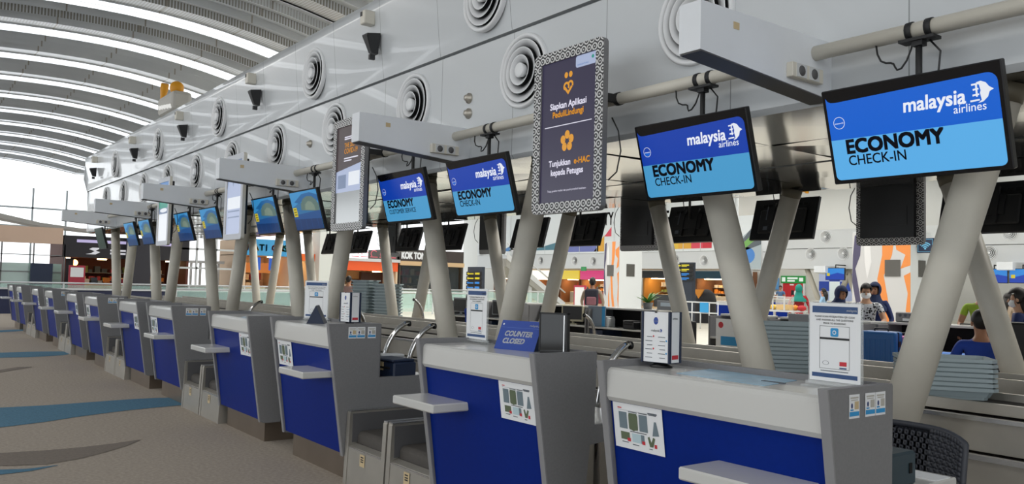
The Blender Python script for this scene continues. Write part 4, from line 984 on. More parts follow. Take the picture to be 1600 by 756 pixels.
    if hijab:
        shell((.104, .122, .135), (0, .012, .03), lambda c: c.y < -.55 and c.z < .45, 'headscarf', hijab)
        dr = MB(); dr.lathe([(.085, -.06), (.10, -.12), (.15, -.20), (.21, -.27), (.22, -.33)], (0, .01, 0), 'z', 20); hd(dr, 'scarf_drape', hijab)
    elif hair == 'short': shell((.089, .106, .112), (0, .010, .045), lambda c: c.z < (-.85 if c.y > .15 else -.25) or (c.y < -.35 and c.z < .35), 'hair', HAIR)
    elif hair == 'long':
        shell((.094, .110, .118), (0, .012, .042), lambda c: (c.y < -.30 and c.z < .40) or (c.z < -.75), 'hair', HAIR)
        lh = MB(); lh.tube([(0, .075, .02), (0, .095, -.10), (0, .09, -.24), (0, .08, -.34)], [.085, .09, .085, .03], 12); hd(lh, 'hair_length', HAIR)
    if mask:
        shell((.080, .098, .062), (0, -.012, -.035), lambda c: c.y > -.25, 'face_mask', MASK)
    if skirt:
        z0 = .95*k-d; MB().lathe([(.15*k, z0+.06), (.19*k, z0-.1), (.26*k, .25), (.27*k, .08)], n=20).build('skirt', skirt, t)
    return t
def cl(n, c, **k): return mat(n, c, .8, noise=.05, nscale=20, **k)
T_NAVY = cl('navy cloth', '#1b2b5e'); T_BLACK = cl('black cloth', '#1a1a1d'); T_SAND = cl('sand cloth', '#a08f7c'); T_MAUVE = cl('mauve cloth', '#9b7f7c'); T_REDD = cl('red patterned cloth', '#a3222c'); T_TEAL = cl('teal scarf', '#0d8275'); T_SKY = cl('pale blue cloth', '#8fb4d2'); T_BLUE = cl('royal blue cloth', '#1a3f9e'); T_DEN = cl('denim', '#34425e'); T_WHITE = cl('white cloth', '#d8dcdf'); T_GREEN = cl('lime green cloth', '#8aa52c'); T_HNAVY = cl('navy scarf', '#1c2c52')
def pattern(nt, b):
    q = NB(nt); x, y, z = q.sep(); v = q.n('ShaderNodeTexVoronoi'); v.inputs['Scale'].default_value = 28; q.link(q.tc.outputs['Object'], v.inputs['Vector'])
    q.link(q.mix(q.math('GREATER_THAN', v.outputs['Distance'], .42), lin('#1d1f24'), lin('#c9ccd0')), b.inputs['Base Color'])
T_BATIK = node_mat('black and white patterned cloth', pattern, .8)
def pattern2(nt, b):
    q = NB(nt); x, y, z = q.sep(); v = q.n('ShaderNodeTexVoronoi'); v.inputs['Scale'].default_value = 16; q.link(q.tc.outputs['Object'], v.inputs['Vector'])
    q.link(q.mix(q.math('LESS_THAN', v.outputs['Distance'], .22), lin('#a01d28'), lin('#d8c8b0')), b.inputs['Base Color'])
T_REDP = node_mat('red floral cloth', pattern2, .8)
person('person in a sand jacket with a dark backpack walking away', (-15.6, 11.6, 0), PI+.75, T_SAND, T_DEN, 1.66, sleeve='long', hair='short')
t = thing('backpack', 'dark backpack with pink straps worn by the person in the sand jacket', 'backpack', (-15.6, 11.6, 0), PI+.75)
MB().box(-.17, .17, .12, .30, 1.00, 1.42, bev=.05, seg=2).build('body', mat('dark backpack cloth', '#2b2b36', .8), t); MB().box(-.12, .12, .29, .35, 1.02, 1.22, bev=.03, seg=2).build('pocket', mat('backpack pink', '#8c5d66', .8), t)
for s in (-1, 1): MB().tube([(s*.10, .14, 1.05), (s*.13, .13, 1.30), (s*.12, .10, 1.46), (s*.12, -.06, 1.45), (s*.13, -.12, 1.25)], .016, 6).build('strap', M_BLACK, t)
person('person in a mauve shirt standing far back beside the tray stacks', (-22.0, 8.0, 0), PI+.5, T_MAUVE, T_BLACK, 1.56, arms=((.27, -.12, 1.15), (.24, -.34, 1.10)), sleeve='short')
o = MB().box(-.12, .12, -.09, .09, 0, .24, bev=.04, seg=2).build('shoulder_bag', M_YEL, loc=(-21.6, 8.2, 1.24)); tag(o, 'small yellow bag held by the person in the mauve shirt', 'bag')
person('masked man in a black and white patterned shirt looking down', (-6.97, 9.36, 0), .55, T_BATIK, T_BLACK, 1.60, skin=SKIN_L, mask=True, nod=.35, lean=.1, arms=((.27, -.15, 1.15), (.18, -.42, 1.08)))
person('person in a navy headscarf left of the masked man', (-7.42, 9.32, 0), 1.2, T_NAVY, T_BLACK, 1.55, hijab=T_HNAVY, female=True, lean=.12, nod=.3, sleeve='long')
person('person in a navy headscarf behind the masked man', (-7.3, 10.2, 0), .3, T_NAVY, T_BLACK, 1.62, hijab=T_HNAVY, female=True, sleeve='long')
person('person in a red floral dress and teal headscarf seen from behind', (-13.35, 17.05, 0), PI+.5, T_REDP, T_REDD, 1.62, hijab=T_TEAL, female=True, sleeve='long', skirt=T_REDP)
person('person in a pale blue top with dark hair turned left', (-16.1, 22.5, 0), -PI/2+.3, T_SKY, T_BLACK, 1.56, hair='long', female=True, sleeve='long')
person('masked person with long dark hair and navy top at right', (-4.10, 7.58, 0), -PI/2+.35, T_NAVY, T_BLACK, 1.55, skin=SKIN_L, hair='long', mask=True, female=True, sleeve='long', nod=.2)
person('staff person in royal blue seated with a raised hand at right', (-3.88, 6.15, .06), PI+.75, T_BLUE, T_BLACK, 1.66, sit=True, arms2=((.27, -.10, 1.12), (.30, -.22, 1.33)), arms=((.27, -.10, 1.12), (.22, -.32, 1.05)), sleeve='short')
person('traveller in a navy and lime shirt with a dark handbag behind the column', (-5.39, 9.6, 0), .3, T_GREEN, T_WHITE, 1.64, arms=((.27, -.05, 1.14), (.24, -.26, 1.02)))
t = thing('handbag', 'dark handbag on the arm of the traveller in the lime shirt', 'handbag', (-5.45, 9.28, .78), .3); MB().box(-.14, .14, -.06, .06, 0, .2, bev=.03, seg=2).build('body', T_BLACK, t); MB().tube([(-.1, 0, .19), (-.07, 0, .32), (.07, 0, .32), (.1, 0, .19)], .01, 6).build('handle', T_BLACK, t)
person('staff person in royal blue seated behind the sloping columns', (-13.45, 6.45, .05), PI*.7, T_BLUE, T_BLACK, 1.62, sit=True, sleeve='long')
person('far person in white leaning on the distant counter, left of two', (-28.7, 37.0, 0), .9, T_WHITE, T_BLACK, 1.72, lean=.3, arms=((.27, -.2, 1.1), (.2, -.4, .95)))
person('far person in denim blue at the distant counter, right of two', (-28.3, 37.4, 0), .2, cl('denim blue shirt', '#4d6d95'), T_BLACK, 1.72)
person('far person with dark hair at the right edge', (-7.55, 15.7, 0), 2.6, T_SAND, T_BLACK, 1.52, hair='long', female=True)
# ------------------------------------------------------------------ the facing check-in island across the hall
IY = 40.0
def band(x0, x1, name):
    mb = MB(); mb.box(x0, x1, IY, IY+4.2, 2.78, 3.93); mb.box(x0, x1, IY-.06, IY+4.2, 3.96, 5.0); mb.box(x0+.1, x1-.1, IY+.1, IY+4, 3.9, 4.0, 1)
    return structure(mb.build(name, [M_WHITE, M_INNER]))
band(-62.0, -33.3, 'wall_far_left'); band(-30.2, 14.0, 'wall_far_right')
for i, (px, py) in enumerate(((845, 407), (898, 407), (927, 408), (1055, 405), (1100, 407))):
    p = at_y(px, py, IY); copy_thing(proto, (p.x, IY-.005, p.z), 'small round vent under the distant security banner, %s from the left' % ('first', 'second', 'third', 'fourth', 'fifth')[i], group='distant round vents')
for i, (px, py, l) in enumerate(((1267, 397, 'above the red door, lower left'), (1318, 396, 'above the blue chequered wall'), (1291, 370, 'above the red door, upper'), (1436, 362, 'just above the wireless sign'), (1546, 395, 'right of the big leaning column, lower'), (1579, 364, 'right of the big leaning column, upper'), (1466, 398, 'beside the wireless sign, lower'))):
    p = at_y(px, py, IY); copy_thing(proto, (p.x, IY-.065 if p.z > 4 else IY-.005, p.z), 'small round vent on the distant white wall ' + l, group='distant round vents')
M_FCOL = mat('far column paint', '#bdb9ad', .5)
for i, (a, b) in enumerate((((1281, 474), (1261, 420)), ((1311, 462), (1329, 422)), ((1337, 462), (1325, 425)), ((1557, 465), (1538, 425)))):
    p, q = at_y(*a, IY+.5), at_y(*b, IY+.5); d = (q-p)/(q.z-p.z); b0 = p+d*(0-p.z); t1 = p+d*(2.8-p.z)
    o = MB().tube([b0, t1], .15, 14).build('support_column', M_FCOL); tag(o, 'distant grey sloping column, %s' % ('leaning left below the far beam', 'leaning right under the far blue screen', 'leaning left behind the far blue screen', 'behind the masked woman at the right edge')[i], 'column', 'distant sloping columns')
for i, (px, py) in enumerate(((1282, 421), (1571, 416))):
    p = at_y(px, py, IY-1.2); o = MB().prism([(IY-1.3, p.z-.16), (IY-1.3, p.z+.2), (IY+.02, p.z+.2), (IY+.02, p.z-.3)], 'x', p.x-.35, p.x+.35).build('projecting_beam', M_BEAM); tag(o, 'white box beam on the distant island %s' % ('above the far blue screen', 'at the right edge above far blue screens')[i], 'beam')
SCB = em('far screen blue', '#2a86d8', 1.0)
for i, (px, py, w, l) in enumerate(((1305, 428, 30, 'over the chequered wall'), (1553, 431, 32, 'right of the big column, left one'), (1598, 431, 30, 'at the right edge of the photo'), (1356, 434, 20, 'behind the masked man'))):
    p = at_y(px, py, IY-1.0); ww = w/F_PX*48*1.05
    t = thing('hanging_screen', 'small distant blue screen ' + l, 'screen', (p.x, p.y, p.z), 0, 'distant blue screens'); MB().box(-ww/2, ww/2, -.02, .06, -.34, .34).build('housing', M_BLACK, t)
    sb = MB(); a = Art(sb, (-ww/2+.03, -.022, -.31), (1, 0, 0), (0, 0, 1)); a.rect(0, 0, ww-.06, .62, 0); a.poly([(0, .2), (ww*.6, .38), (ww-.06, .3), (ww-.06, 0), (0, 0)], 1, .002); a.rect(.06, .2, .24, .36, 2, .003); sb.build('display', [SCB, SC_NAVY, SCM[14]], t)
    MB().tube([(0, .04, .3), (0, .04, .5), (0, 1.1, .5)], .03, 8).build('pole', M_BLACKM, t)
# graphic banner with SECURITY lettering above the far left band
bp = MB(); y = IY-.075
p0, p1 = at_y(756, 340, y), at_y(1152, 397, y); x0, x1 = p0.x, p1.x
a = Art(bp, (x0, y, 3.96), (1, 0, 0), (0, 0, 1)); wd = x1-x0
bp.box(x0, x1, y, y+.06, 3.94, 8.4, 0)
def ux(px): return at_y(px, 390, y).x-x0
def tri(pts, m): a.poly([(ux(px), v) for px, v in pts], m, .01)
tri([(783, .3), (806, .3), (806, 1.0)], 1); tri([(795, .3), (803, .8), (803, .3)], 2); tri([(828, .3), (885, .3), (870, .9)], 3)
tri([(885, .1), (935, .1), (935, 1.0), (885, 1.0)], 4); tri([(928, 1.0), (944, 1.9), (928, 1.9)], 1); tri([(928, .1), (944, .1), (944, 1.3)], 5); tri([(944, 1.2), (955, 1.2), (955, 1.9)], 6)
tri([(1010, .3), (1042, .3), (1042, 1.4)], 1); tri([(1042, .15), (1060, .15), (1060, .95), (1042, .95)], 7); tri([(1060, .15), (1080, .15), (1080, .95), (1060, .95)], 5); tri([(1080, .15), (1098, .15), (1098, 1.0), (1080, .95)], 6); tri([(1098, .15), (1112, .15), (1112, 1.0), (1098, 1.0)], 8)
a.text('SECURITY', ux(905), 2.05, 1.35, 9, .012, .02, sx=.62); a.text('SECURITY', ux(1030), 1.75, 1.5, 9, .012, .02, sx=.62)
for px in range(770, 1150, 27): a.rect(ux(px), 0, ux(px)+.05, 4.4, 10, .011)
BANM = [mat('banner white', '#dfe4e6', .5), mat('banner blue', '#4f86c0', .6), mat('banner green', '#78b052', .6), mat('banner teal', '#4b7d8e', .6), mat('banner violet', '#6f78b8', .6), mat('banner amber', '#e0a73a', .6), mat('banner red', '#d8475a', .6), mat('banner gold', '#e2bb3e', .6), mat('banner crimson', '#c8303f', .6), M_BLACKM, mat('banner joint', '#c3c8ca', .6)]
o = bp.build('wall_banner', BANM); tag(o, 'long white banner wall with security lettering and bright triangles', 'banner')
# billboard right of the banner
p0, p1 = at_y(1150, 420, IY-.5), at_y(1190, 335, IY-.5); t = thing('billboard', 'tall billboard with green and blue picture between two columns', 'billboard', (p0.x, IY-.5, p0.z)); w, h = p1.x-p0.x, p1.z-p0.z
MB().box(0, w, 0, .15, 0, h).build('panel', M_WHITE, t); sb = MB(); a = Art(sb, (0, -.01, 0), (1, 0, 0), (0, 0, 1)); a.rect(0, 0, w, h, 0); a.poly([(0, h*.5), (w, h*.9), (w, h), (0, h)], 1, .003); a.poly([(0, h*.4), (w*.6, h*.75), (w, h*.6), (w, h*.45), (.2, h*.3)], 2, .004); a.poly([(w*.2, h*.45), (w, h*.78), (w, h*.62), (w*.35, h*.38)], 3, .005); a.disc(w*.4, h*.25, w*.36, h*.16, 4, .004)
sb.build('picture', [mat('poster mist', '#a9b6bd', .5), mat('poster white', '#e4eaee', .5), mat('poster slate', '#5a636b', .5), mat('poster green', '#76ad5a', .5), mat('poster blue', '#4b86cf', .5)], t)
MB().box(w/2-.1, w/2+.1, .16, .3, -p0.z, 0).build('post', M_WHITE, t)
# wall behind the facing island, chequered panels, red door
structure(MB().box(-75, ROW1, 47.0, 47.2, 0, 9.2).build('wall_far', mat('far wall paint', '#bdbdb8', .6)))
cm = [mat('tile navy', '#1f3f9c', .5), mat('tile pale', '#d9e6e8', .5), mat('tile lilac', '#a4b0d2', .5), mat('tile blue', '#2c5cc0', .5)]
p0, p1 = at_y(1279, 480, 46.9), at_y(1400, 422, 46.9); pb = MB(); a = Art(pb, (p0.x, 46.93, 0), (1, 0, 0), (0, 0, 1)); w = p1.x-p0.x; rr = random.Random(4); n = 7
for i in range(n):
    for j in range(5): a.rect(i*w/n, .9+j*.62-.6, (i+1)*w/n, .9+(j+1)*.62-.6, (0 if (i+j) % 2 == 0 and rr.random() < .75 else (2 if rr.random() < .35 else 1)), .002)
pb.box(p0.x, p1.x, 46.94, 46.99, 0, 3.4, 1); o = pb.build('chequered_panel', cm, fix=False); tag(o, 'blue and white chequered wall panel across the hall', 'wall panel')
p0, p1 = at_y(1223, 470, 46.9), at_y(1255, 441, 46.9); t = thing('red_door', 'red door under the green sign across the hall', 'door', (p0.x, 46.9, 0)); w = p1.x-p0.x
MB().box(0, w, 0, .06, 0, p1.z).build('leaf', mat('door red', '#c0222c', .5), t); MB().box(-.12, 0, -.02, .08, 0, p1.z+.1).build('frame', M_WHITE, t); MB().box(w, w+.12, -.02, .08, 0, p1.z+.1).build('frame', M_WHITE, t)
sb = MB(); a = Art(sb, (0, -.012, 0), (1, 0, 0), (0, 0, 1)); a.disc(w*.72, p1.z-.75, .26, m=0, w=.002); a.disc(w*.72, p1.z-.75, .10, m=1, w=.004); a.rect(w*.42, p1.z-.95, w*.56, p1.z-.55, 1, .002); a.rect(w*.35, p1.z-.22, w*.55, p1.z-.14, 0, .002); sb.build('door_sign', [M_PAPER, M_BLACK], t)
p0, p1 = at_y(1220, 442, 46.86), at_y(1257, 431, 46.86); t = thing('green_sign', 'green illuminated sign above the red door', 'sign', (p0.x, 46.86, p0.z)); w, h = p1.x-p0.x, p1.z-p0.z
MB().box(0, w, 0, .15, 0, h).build('box', mat('sign green', '#1f8a3c', .4, emit=.5), t); sb = MB(); a = Art(sb, (0, -.01, 0), (1, 0, 0), (0, 0, 1)); a.rect(w*.28, h*.55, w*.72, h*.8, 0); a.rect(w*.28, h*.2, w*.6, h*.42, 0); a.rect(w*.78, h*.25, w*.95, h*.75, 0); a.rect(w*.05, h*.2, w*.2, h*.8, 0); sb.build('lettering', [em('sign text white', '#eaf6ea', .9)], t)
p0, p1 = at_y(1200, 452, 46.8), at_y(1215, 434, 46.8); o = MB().box(p0.x, p1.x, 46.93, 47.01, p0.z, p1.z).build('blue_poster', mat('poster pale blue', '#5d98cf', .5)); tag(o, 'pale blue wall poster behind two far people', 'poster')
# distant counters in the hall
def far_counter(pxa, pxb, y, label, top=1.05, col=None, dep=.7):
    xa, xb = at_y(pxa, 470, y).x, at_y(pxb, 470, y).x
    t = thing('far_counter', label, 'counter', (xa, y, 0)); w = xb-xa
    MB().box(0, w, 0, dep, top-.05, top).build('worktop', M_TOP, t); MB().box(.04, w-.04, .05, dep-.05, 0, top-.05).build('body', col or M_GREYLAM, t); MB().box(.1, w-.1, .03, .05, .1, top-.2).build('front_panel', M_BLUE, t)
far_counter(1188, 1232, 35.6, 'distant pale counter with two people leaning on it')
far_counter(1268, 1330, 30.0, 'distant counter under the far blue screen behind the pale blue top', 1.1)
far_counter(1100, 1180, 30.5, 'distant counter behind the railing and black drape', .9, M_WHITE)
far_counter(1570, 1640, 30.0, 'distant counter at the right edge', 1.0)
# trolley table with yellow bag by the woman in red
pA = at_y(1188, 495, 16.0); t = thing('display_table', 'white display table with bright bundles beside the person in red', 'table', (pA.x, 16.0, 0))
w = at_y(1240, 495, 16.0).x-pA.x; MB().box(0, w, 0, .6, .94, .98).build('top', M_WHITE, t)
for u in (.05, w-.05):
    for v in (.05, .55): MB().box(u-.025, u+.025, v-.025, v+.025, 0, .94).build('leg', M_WHITE, t)
fr = MB(); [fr.box(u, u+.03, 0, .03, .98, 1.35) for u in (0, w*.35, w*.7)]; fr.box(0, w*.7, 0, .03, 1.32, 1.35); fr.build('rail', M_WHITE, t)
rr = random.Random(9)
for i, (n, c) in enumerate((('yellow', '#e2b53a'), ('olive', '#a9a13a'), ('pink', '#d78aa0'), ('orange', '#d98a2c'), ('red', '#b52d33'))):
    o = MB().ball((0, 0, .07), (.12, .10, .075), 0, 12, 8).build('cloth_bundle', cl(n+' bundle', c)); o.location = (pA.x+.16+i*.215, 16.35, .978); tag(o, '%s cloth bundle on the white display table' % n, 'bundle')
t = thing('clear_bin', 'clear box with yellow contents on the display table front', 'box', (pA.x+w*.42, 16.12, .98)); MB().box(0, .42, -.06, .14, 0, .36).build('walls', M_ACRYL, t); MB().box(.02, .40, -.04, .12, .01, .15).build('contents', M_YEL, t)
# wi-fi pillars with painted flame-like pattern
M_ART = [mat('pillar grey', '#c3c4c5', .6), mat('pillar orange', '#e08a45', .6), mat('pillar slate violet', '#4d4a66', .6), mat('pillar pale', '#d9dadb', .6)]
def pillar(px0, px1, y, dx, label, wins):
    xa, xb = at_y(px0, 420, y).x, at_y(px1, 420, y).x
    t = thing('painted_pillar', label, 'pillar', (xb, y, 0)); w = xb-xa
    MB().box(-w, 0, 0, dx, 0, 3.3).build('shaft', mat('pillar white', '#e2e7ea', .5), t)
    pb = MB(); a = Art(pb, (-w, -.012, 0), (1, 0, 0), (0, 0, 1)); a.rect(0, 0, w, 3.29, 0)
    s = w/1.8
    def fl(pts, m, l): a.poly([(min(w, max(0, u*s)), v) for u, v in pts], m, .002*l)
    fl([(.95, 3.28), (1.35, 3.28), (1.25, 2.6), (1.0, 2.0), (1.15, 1.2), (1.4, .5), (1.15, .5), (.95, 1.0), (.80, 1.9), (.95, 2.6)], 1, 1)
    fl([(1.35, 2.95), (1.8, 3.1), (1.8, 2.3), (1.5, 2.2), (1.65, 2.6), (1.38, 2.75)], 1, 1); fl([(.62, .4), (.85, .4), (.68, 1.1), (.72, 1.6), (.55, 1.1)], 1, 1); fl([(1.6, 2.0), (1.8, 2.1), (1.8, .6), (1.66, 1.0), (1.72, 1.5)], 1, 1)
    fl([(.08, 3.2), (.30, 3.25), (.26, 2.6), (.10, 2.2), (.22, 1.6), (.30, 1.1), (.12, 1.2), (.0, 1.8), (.02, 2.6)], 2, 1); fl([(.38, 2.9), (.55, 3.2), (.62, 2.4), (.48, 1.9), (.40, 2.4)], 3, 1)
    pb.build('painted_face', M_ART, t)
    for u, v, uw, vh, side in wins:
        if side: MB().box(-.02, .015, u, u+uw, v, v+vh).build('window', mat('pillar window', '#5c5b58', .25), t)
        else: MB().box(u-w, u-w+uw, -.03, .02, v, v+vh).build('window', mat('pillar window', '#5c5b58', .25), t)
    return t
pillar(1332, 1423, 20.6, 1.17, 'painted pillar with orange swirls and the wireless sign', ((1.03, 1.98, .46, .48, 0), (.42, 1.98, .40, .48, 1)))
pillar(944, 967.5, 20.6, 1.27, 'painted pillar with orange swirls left of the nearest airline list', ((.2, 1.9, .36, .44, 0), (.4, 1.9, .45, .5, 1)))
p = at_y(1446.5, 383.5, 20.9); t = thing('wifi_sign', 'dark square wireless internet sign on the painted pillar', 'sign', (p.x, 20.9, p.z))
MB().box(-.24, .24, -.03, .03, -.21, .21, bev=.01).build('box', M_DARKBLUE, t); MB().box(-12.14-p.x, -.24, .0, .04, -.03, .03).build('arm', M_STEEL, t)
sb = MB(); a = Art(sb, (0, -.034, -.11), (1, 0, 0), (0, 0, 1))
for r in (.075, .13, .185): a.arc(0, .0, r, PI*.22, PI*.78, .03, 0, .002)
a.disc(0, .02, .028, m=0, w=.002)
for r in ((-.21, -.07, .21, -.06), (-.21, .28, .21, .29), (-.21, -.07, -.20, .29), (.20, -.07, .21, .29)): a.rect(*r, 0, .002)
sb.build('symbol', [em('wireless cyan', '#7cc6e8', .9)], t)
# flight direction totem, black drape, railing
p0, p1 = at_y(1060, 410, 24), at_y(1083, 441, 24); w = p1.x-p0.x; t = thing('direction_totem', 'dark direction totem with yellow and blue arrow panels', 'sign', (p0.x, 24, 0)); h0, h1 = p1.z, p0.z
MB().box(.05, w-.05, 0, .2, 0, h1).build('post', mat('totem slate', '#2b3340', .4), t)
for i in range(4):
    z1 = h1-.06-i*(h1-h0-.1)/4; z0 = z1-(h1-h0-.1)/4*.86; q = MB().box(-.05, w+.03, -.06, 0, z0, z1).build('arrow_panel', M_BLACK, t)
    sb = MB(); a = Art(sb, (-.05, -.064, z0), (1, 0, 0), (0, 0, 1)); hh = z1-z0; m = 0 if i < 2 else 1
    a.poly([(.06, hh*.5), (.16, hh*.85), (.16, hh*.62), (.24, hh*.62), (.24, hh*.38), (.16, hh*.38), (.16, hh*.15)], m); a.rect(.28, hh*.5, w*.85, hh*.8, m); a.rect(.28, hh*.18, w*.7, hh*.36, m); sb.build('arrow', [em('arrow yellow', '#e8d82a', .9), em('arrow blue', '#2f8fe8', .9)], q)
p0, p1 = at_y(1088, 453, 26), at_y(1117, 453, 26); t = thing('draped_figure', 'tall black draped display with orange neck opening behind the railing', 'display', ((p0.x+p1.x)/2, 26, 0))
MB().lathe([(.50, .0), (.48, .5), (.47, 1.0), (.40, 1.25), (.22, 1.42), (.10, 1.46)], n=20).build('drape', T_BLACK, t); MB().prism([(-.28, 1.45), (.0, 1.05), (.28, 1.45)], 'y', -.46, -.40).build('neck_cloth', cl('amber cloth', '#c9822c'), t)
p0, p1 = at_y(1056, 470, 21.5), at_y(1122, 470, 21.5); t = thing('white_railing', 'white queue railing in front of the black draped display', 'railing', (p0.x, 21.5, 0)); w = p1.x-p0.x
for z in (.98, .6): MB().tube([(0, 0, z), (w, 0, z)], .025, 8).build('rail', M_WHITE, t)
for i in range(6): MB().tube([(w*i/5, 0, 0), (w*i/5, 0, .98)], .022, 8).build('post', M_WHITE, t)
o = MB().box(0, .38, -.04, 0, .62, .98).build('blue_tag', M_CYAN, loc=(p0.x+w*.62, 21.45, 0)); tag(o, 'small blue sign hung on the white queue railing', 'sign')
o = MB().box(0, .55, -.02, .02, .35, 1.5).build('red_frame_board', [mat('board red', '#b0304a', .5)], loc=(at_y(897, 470, 15).x, 15, 0)); tag(o, 'red framed notice board beside the person with the backpack', 'board'); bo = MB().box(.06, .49, -.03, -.02, .42, 1.44).build('board_face', M_PAPER, o); [MB().box(u, u+.04, -.02, .02, 0, .36).build('leg', M_STEEL, o) for u in (.05, .46)]
o = MB().box(-.1, .1, -.03, .03, -.1, .1).build('exit_sign', mat('exit green', '#2c9a4e', .4, emit=.4)); o.location = at_y(912, 420, IY-.025); o.scale = (2.8, 1, 1.6); tag(o, 'small green exit sign on the distant white wall', 'sign')
# ------------------------------------------------------------------ shops
GLOW = em('shop warm light', '#ffd9a0', 22.0); GLOW2 = em('shop light panel', '#fff2dc', 1.5)
STOCK = [mat('stock %d' % i, c, .6) for i, c in enumerate(('#c1452c', '#d98a3a', '#e2c79a', '#6d4a35', '#b7b2a6', '#a53a4a', '#4a5560', '#e8dcc8', '#7b8b4a'))]
def stock_shelf(t, axis, u0, u1, z0, z1, rows, depth_at, seed, dirn):
    rr = random.Random(seed); sh = MB(); st = MB()
    for j in range(rows):
        z = z0+(z1-z0)*j/rows; hh = (z1-z0)/rows
        if axis == 'y': sh.box(min(depth_at, depth_at+dirn*.5), max(depth_at, depth_at+dirn*.5), u0, u1, z-.03, z)
        else: sh.box(u0, u1, min(depth_at, depth_at+dirn*.5), max(depth_at, depth_at+dirn*.5), z-.03, z)
        u = u0+.05
        while u < u1-.2:
            w = rr.uniform(.12, .4); h = hh*rr.uniform(.35, .85); m = rr.randrange(9)
            if axis == 'y': st.box(min(depth_at+dirn*.05, depth_at+dirn*.4), max(depth_at+dirn*.05, depth_at+dirn*.4), u, min(u+w, u1), z, z+h, m)
            else: st.box(u, min(u+w, u1), min(depth_at+dirn*.05, depth_at+dirn*.4), max(depth_at+dirn*.05, depth_at+dirn*.4), z, z+h, m)
            u += w+rr.uniform(.02, .2)
    sh.build('shelf', M_GREYLAM, t); o = st.build('shelf_stock', STOCK, t); o['kind'] = 'stuff'
FX = -45.0
def shop_x(py0, py1, zs0, zs1, label, sign_col, inner, seed, letters=None, lm=None, lsize=.5, loff=.5, panel=None, counter=True, lbold=.02, sx=1.):
    """shop front in the plane x = FX facing the hall (+x), between y = py0..py1, sign band zs0..zs1"""
    t = thing('shop', label, 'shop', (FX, 0, 0))
    MB().box(-.3, 0, py0, py1, zs0, zs1).build('sign_band', sign_col, t)
    w = MB(); w.box(-4.2, -4, py0, py1, 0, zs1); w.box(-4, -.02, py0, py0+.12, 0, zs1); w.box(-4, -.02, py1-.12, py1, 0, zs1); w.box(-4, -.02, py0, py1, zs0+.02, zs0+.06); w.build('interior_wall', inner, t)
    stock_shelf(t, 'y', py0+.3, py1-.3, .3, zs0-.3, 4, -4.0, seed, 1)
    lamp = MB()
    k = max(2, int((py1-py0)/1.2))
    for i in range(k): lamp.box(-2.2, -1.9, py0+.4+(py1-py0-.8)*i/(k-1)-.2, py0+.4+(py1-py0-.8)*i/(k-1)+.2, zs0-.05, zs0-.0)
    lamp.build('ceiling_lights', GLOW, t)
    if counter:
        cb = MB(); cb.box(-2.2, -1.5, py0+.6, py1-.9, 0, 1.0, bev=.02); cb.build('sales_counter', STOCK[seed % 4], t)
        stock_shelf(t, 'y', py0+.7, py1-1.0, 1.0, 1.35, 1, -2.1, seed+7, 1)
    if letters:
        lb = MB(); a = Art(lb, (.02, py0+loff, zs0+(zs1-zs0)*.5-lsize*.36), (0, 1, 0), (0, 0, 1)); u = 0
        if isinstance(lm, list):
            for i, ch in enumerate(letters): a.text(ch, u, 0, lsize, i % len(lm), .01, lbold); u += lsize*.72
            lb.build('lettering', lm, t)
        else: a.text(letters, 0, 0, lsize, 0, .01, lbold, sx=sx); lb.build('lettering', lm, t)
    return t
INK_SHOP = mat('shop charcoal', '#221f26', .5)
t = shop_x(4.15, 10.0, 2.25, 3.30, 'dark shop front with a white S emblem far left', INK_SHOP, mat('shop brown inside', '#5b2d1f', .7), 1)
lb = MB(); a = Art(lb, (.02, 5.0, 2.42), (0, 1, 0), (0, 0, 1)); a.poly([(.1, .0), (.55, .0), (.75, .12), (.55, .18), (.75, .3), (.95, .33), (.40, .33), (.25, .25), (.5, .16), (.35, .06)], 0); a.rect(1.2, .18, 3.2, .27, 0); a.rect(1.2, .03, 3.2, .12, 0); lb.build('emblem', em('emblem white', '#e8e8ee', .8), t)
MB().box(.0, .05, 4.7, 9.6, 2.98, 3.12).build('light_strip', em('violet light strip', '#c8bde8', .9), t)
MB().ball((-1.6, 4.9, 2.0), .16).build('bright_lamp', em('orange spot lamp', '#ffb060', 12.0), t); MB().box(-1.0, -.6, 4.3, 4.7, .0, 2.2).build('door_post', INK_SHOP, t)
t = thing('standee', 'red notice board in front of the dark shop', 'board', (FX+1.0, 4.6, 0)); MB().box(-.05, .05, -.35, .35, .4, 1.85).build('panel', mat('board crimson', '#a82c40', .5), t); MB().box(.05, .06, -.28, .28, 1.3, 1.75).build('print', M_PAPER, t); MB().box(-.2, .2, -.3, .3, 0, .4).build('stand', M_BLACK, t)
MB_dark = MB().box(.0, .5, 6.9, 8.0, 0, 3.3); o = MB_dark.build('dark_pier', mat('pier charcoal', '#33323a', .6, bump=.3, bscale=8), loc=(FX+.08, 0, 0)); tag(o, 'dark textured pier between shop fronts far left', 'pier')
shop_x(12.9, 15.6, 2.70, 3.60, 'shop with a blue sign and bright letters', mat('shop sky blue', '#3f9fd8', .5), mat('shop cream inside', '#e2c6a8', .7), 2, 'RATIONS', [mat('letter red', '#e0452e', .5), mat('letter yellow', '#f0c832', .5), mat('letter green', '#4aa84e', .5), mat('letter blue', '#2b5fc0', .5)], .48, .12, lbold=.04)
t = shop_x(15.7, 17.0, 2.5, 2.9, 'narrow shop with an orange band left of the white wall', mat('shop orange', '#ee6a20', .5), mat('shop pale inside', '#e6d2b8', .7), 3)
MB().box(-1.2, -1.0, 13.4, 15.2, 1.75, 2.3).build('menu_panel', em('menu orange', '#e8893a', .7), t)
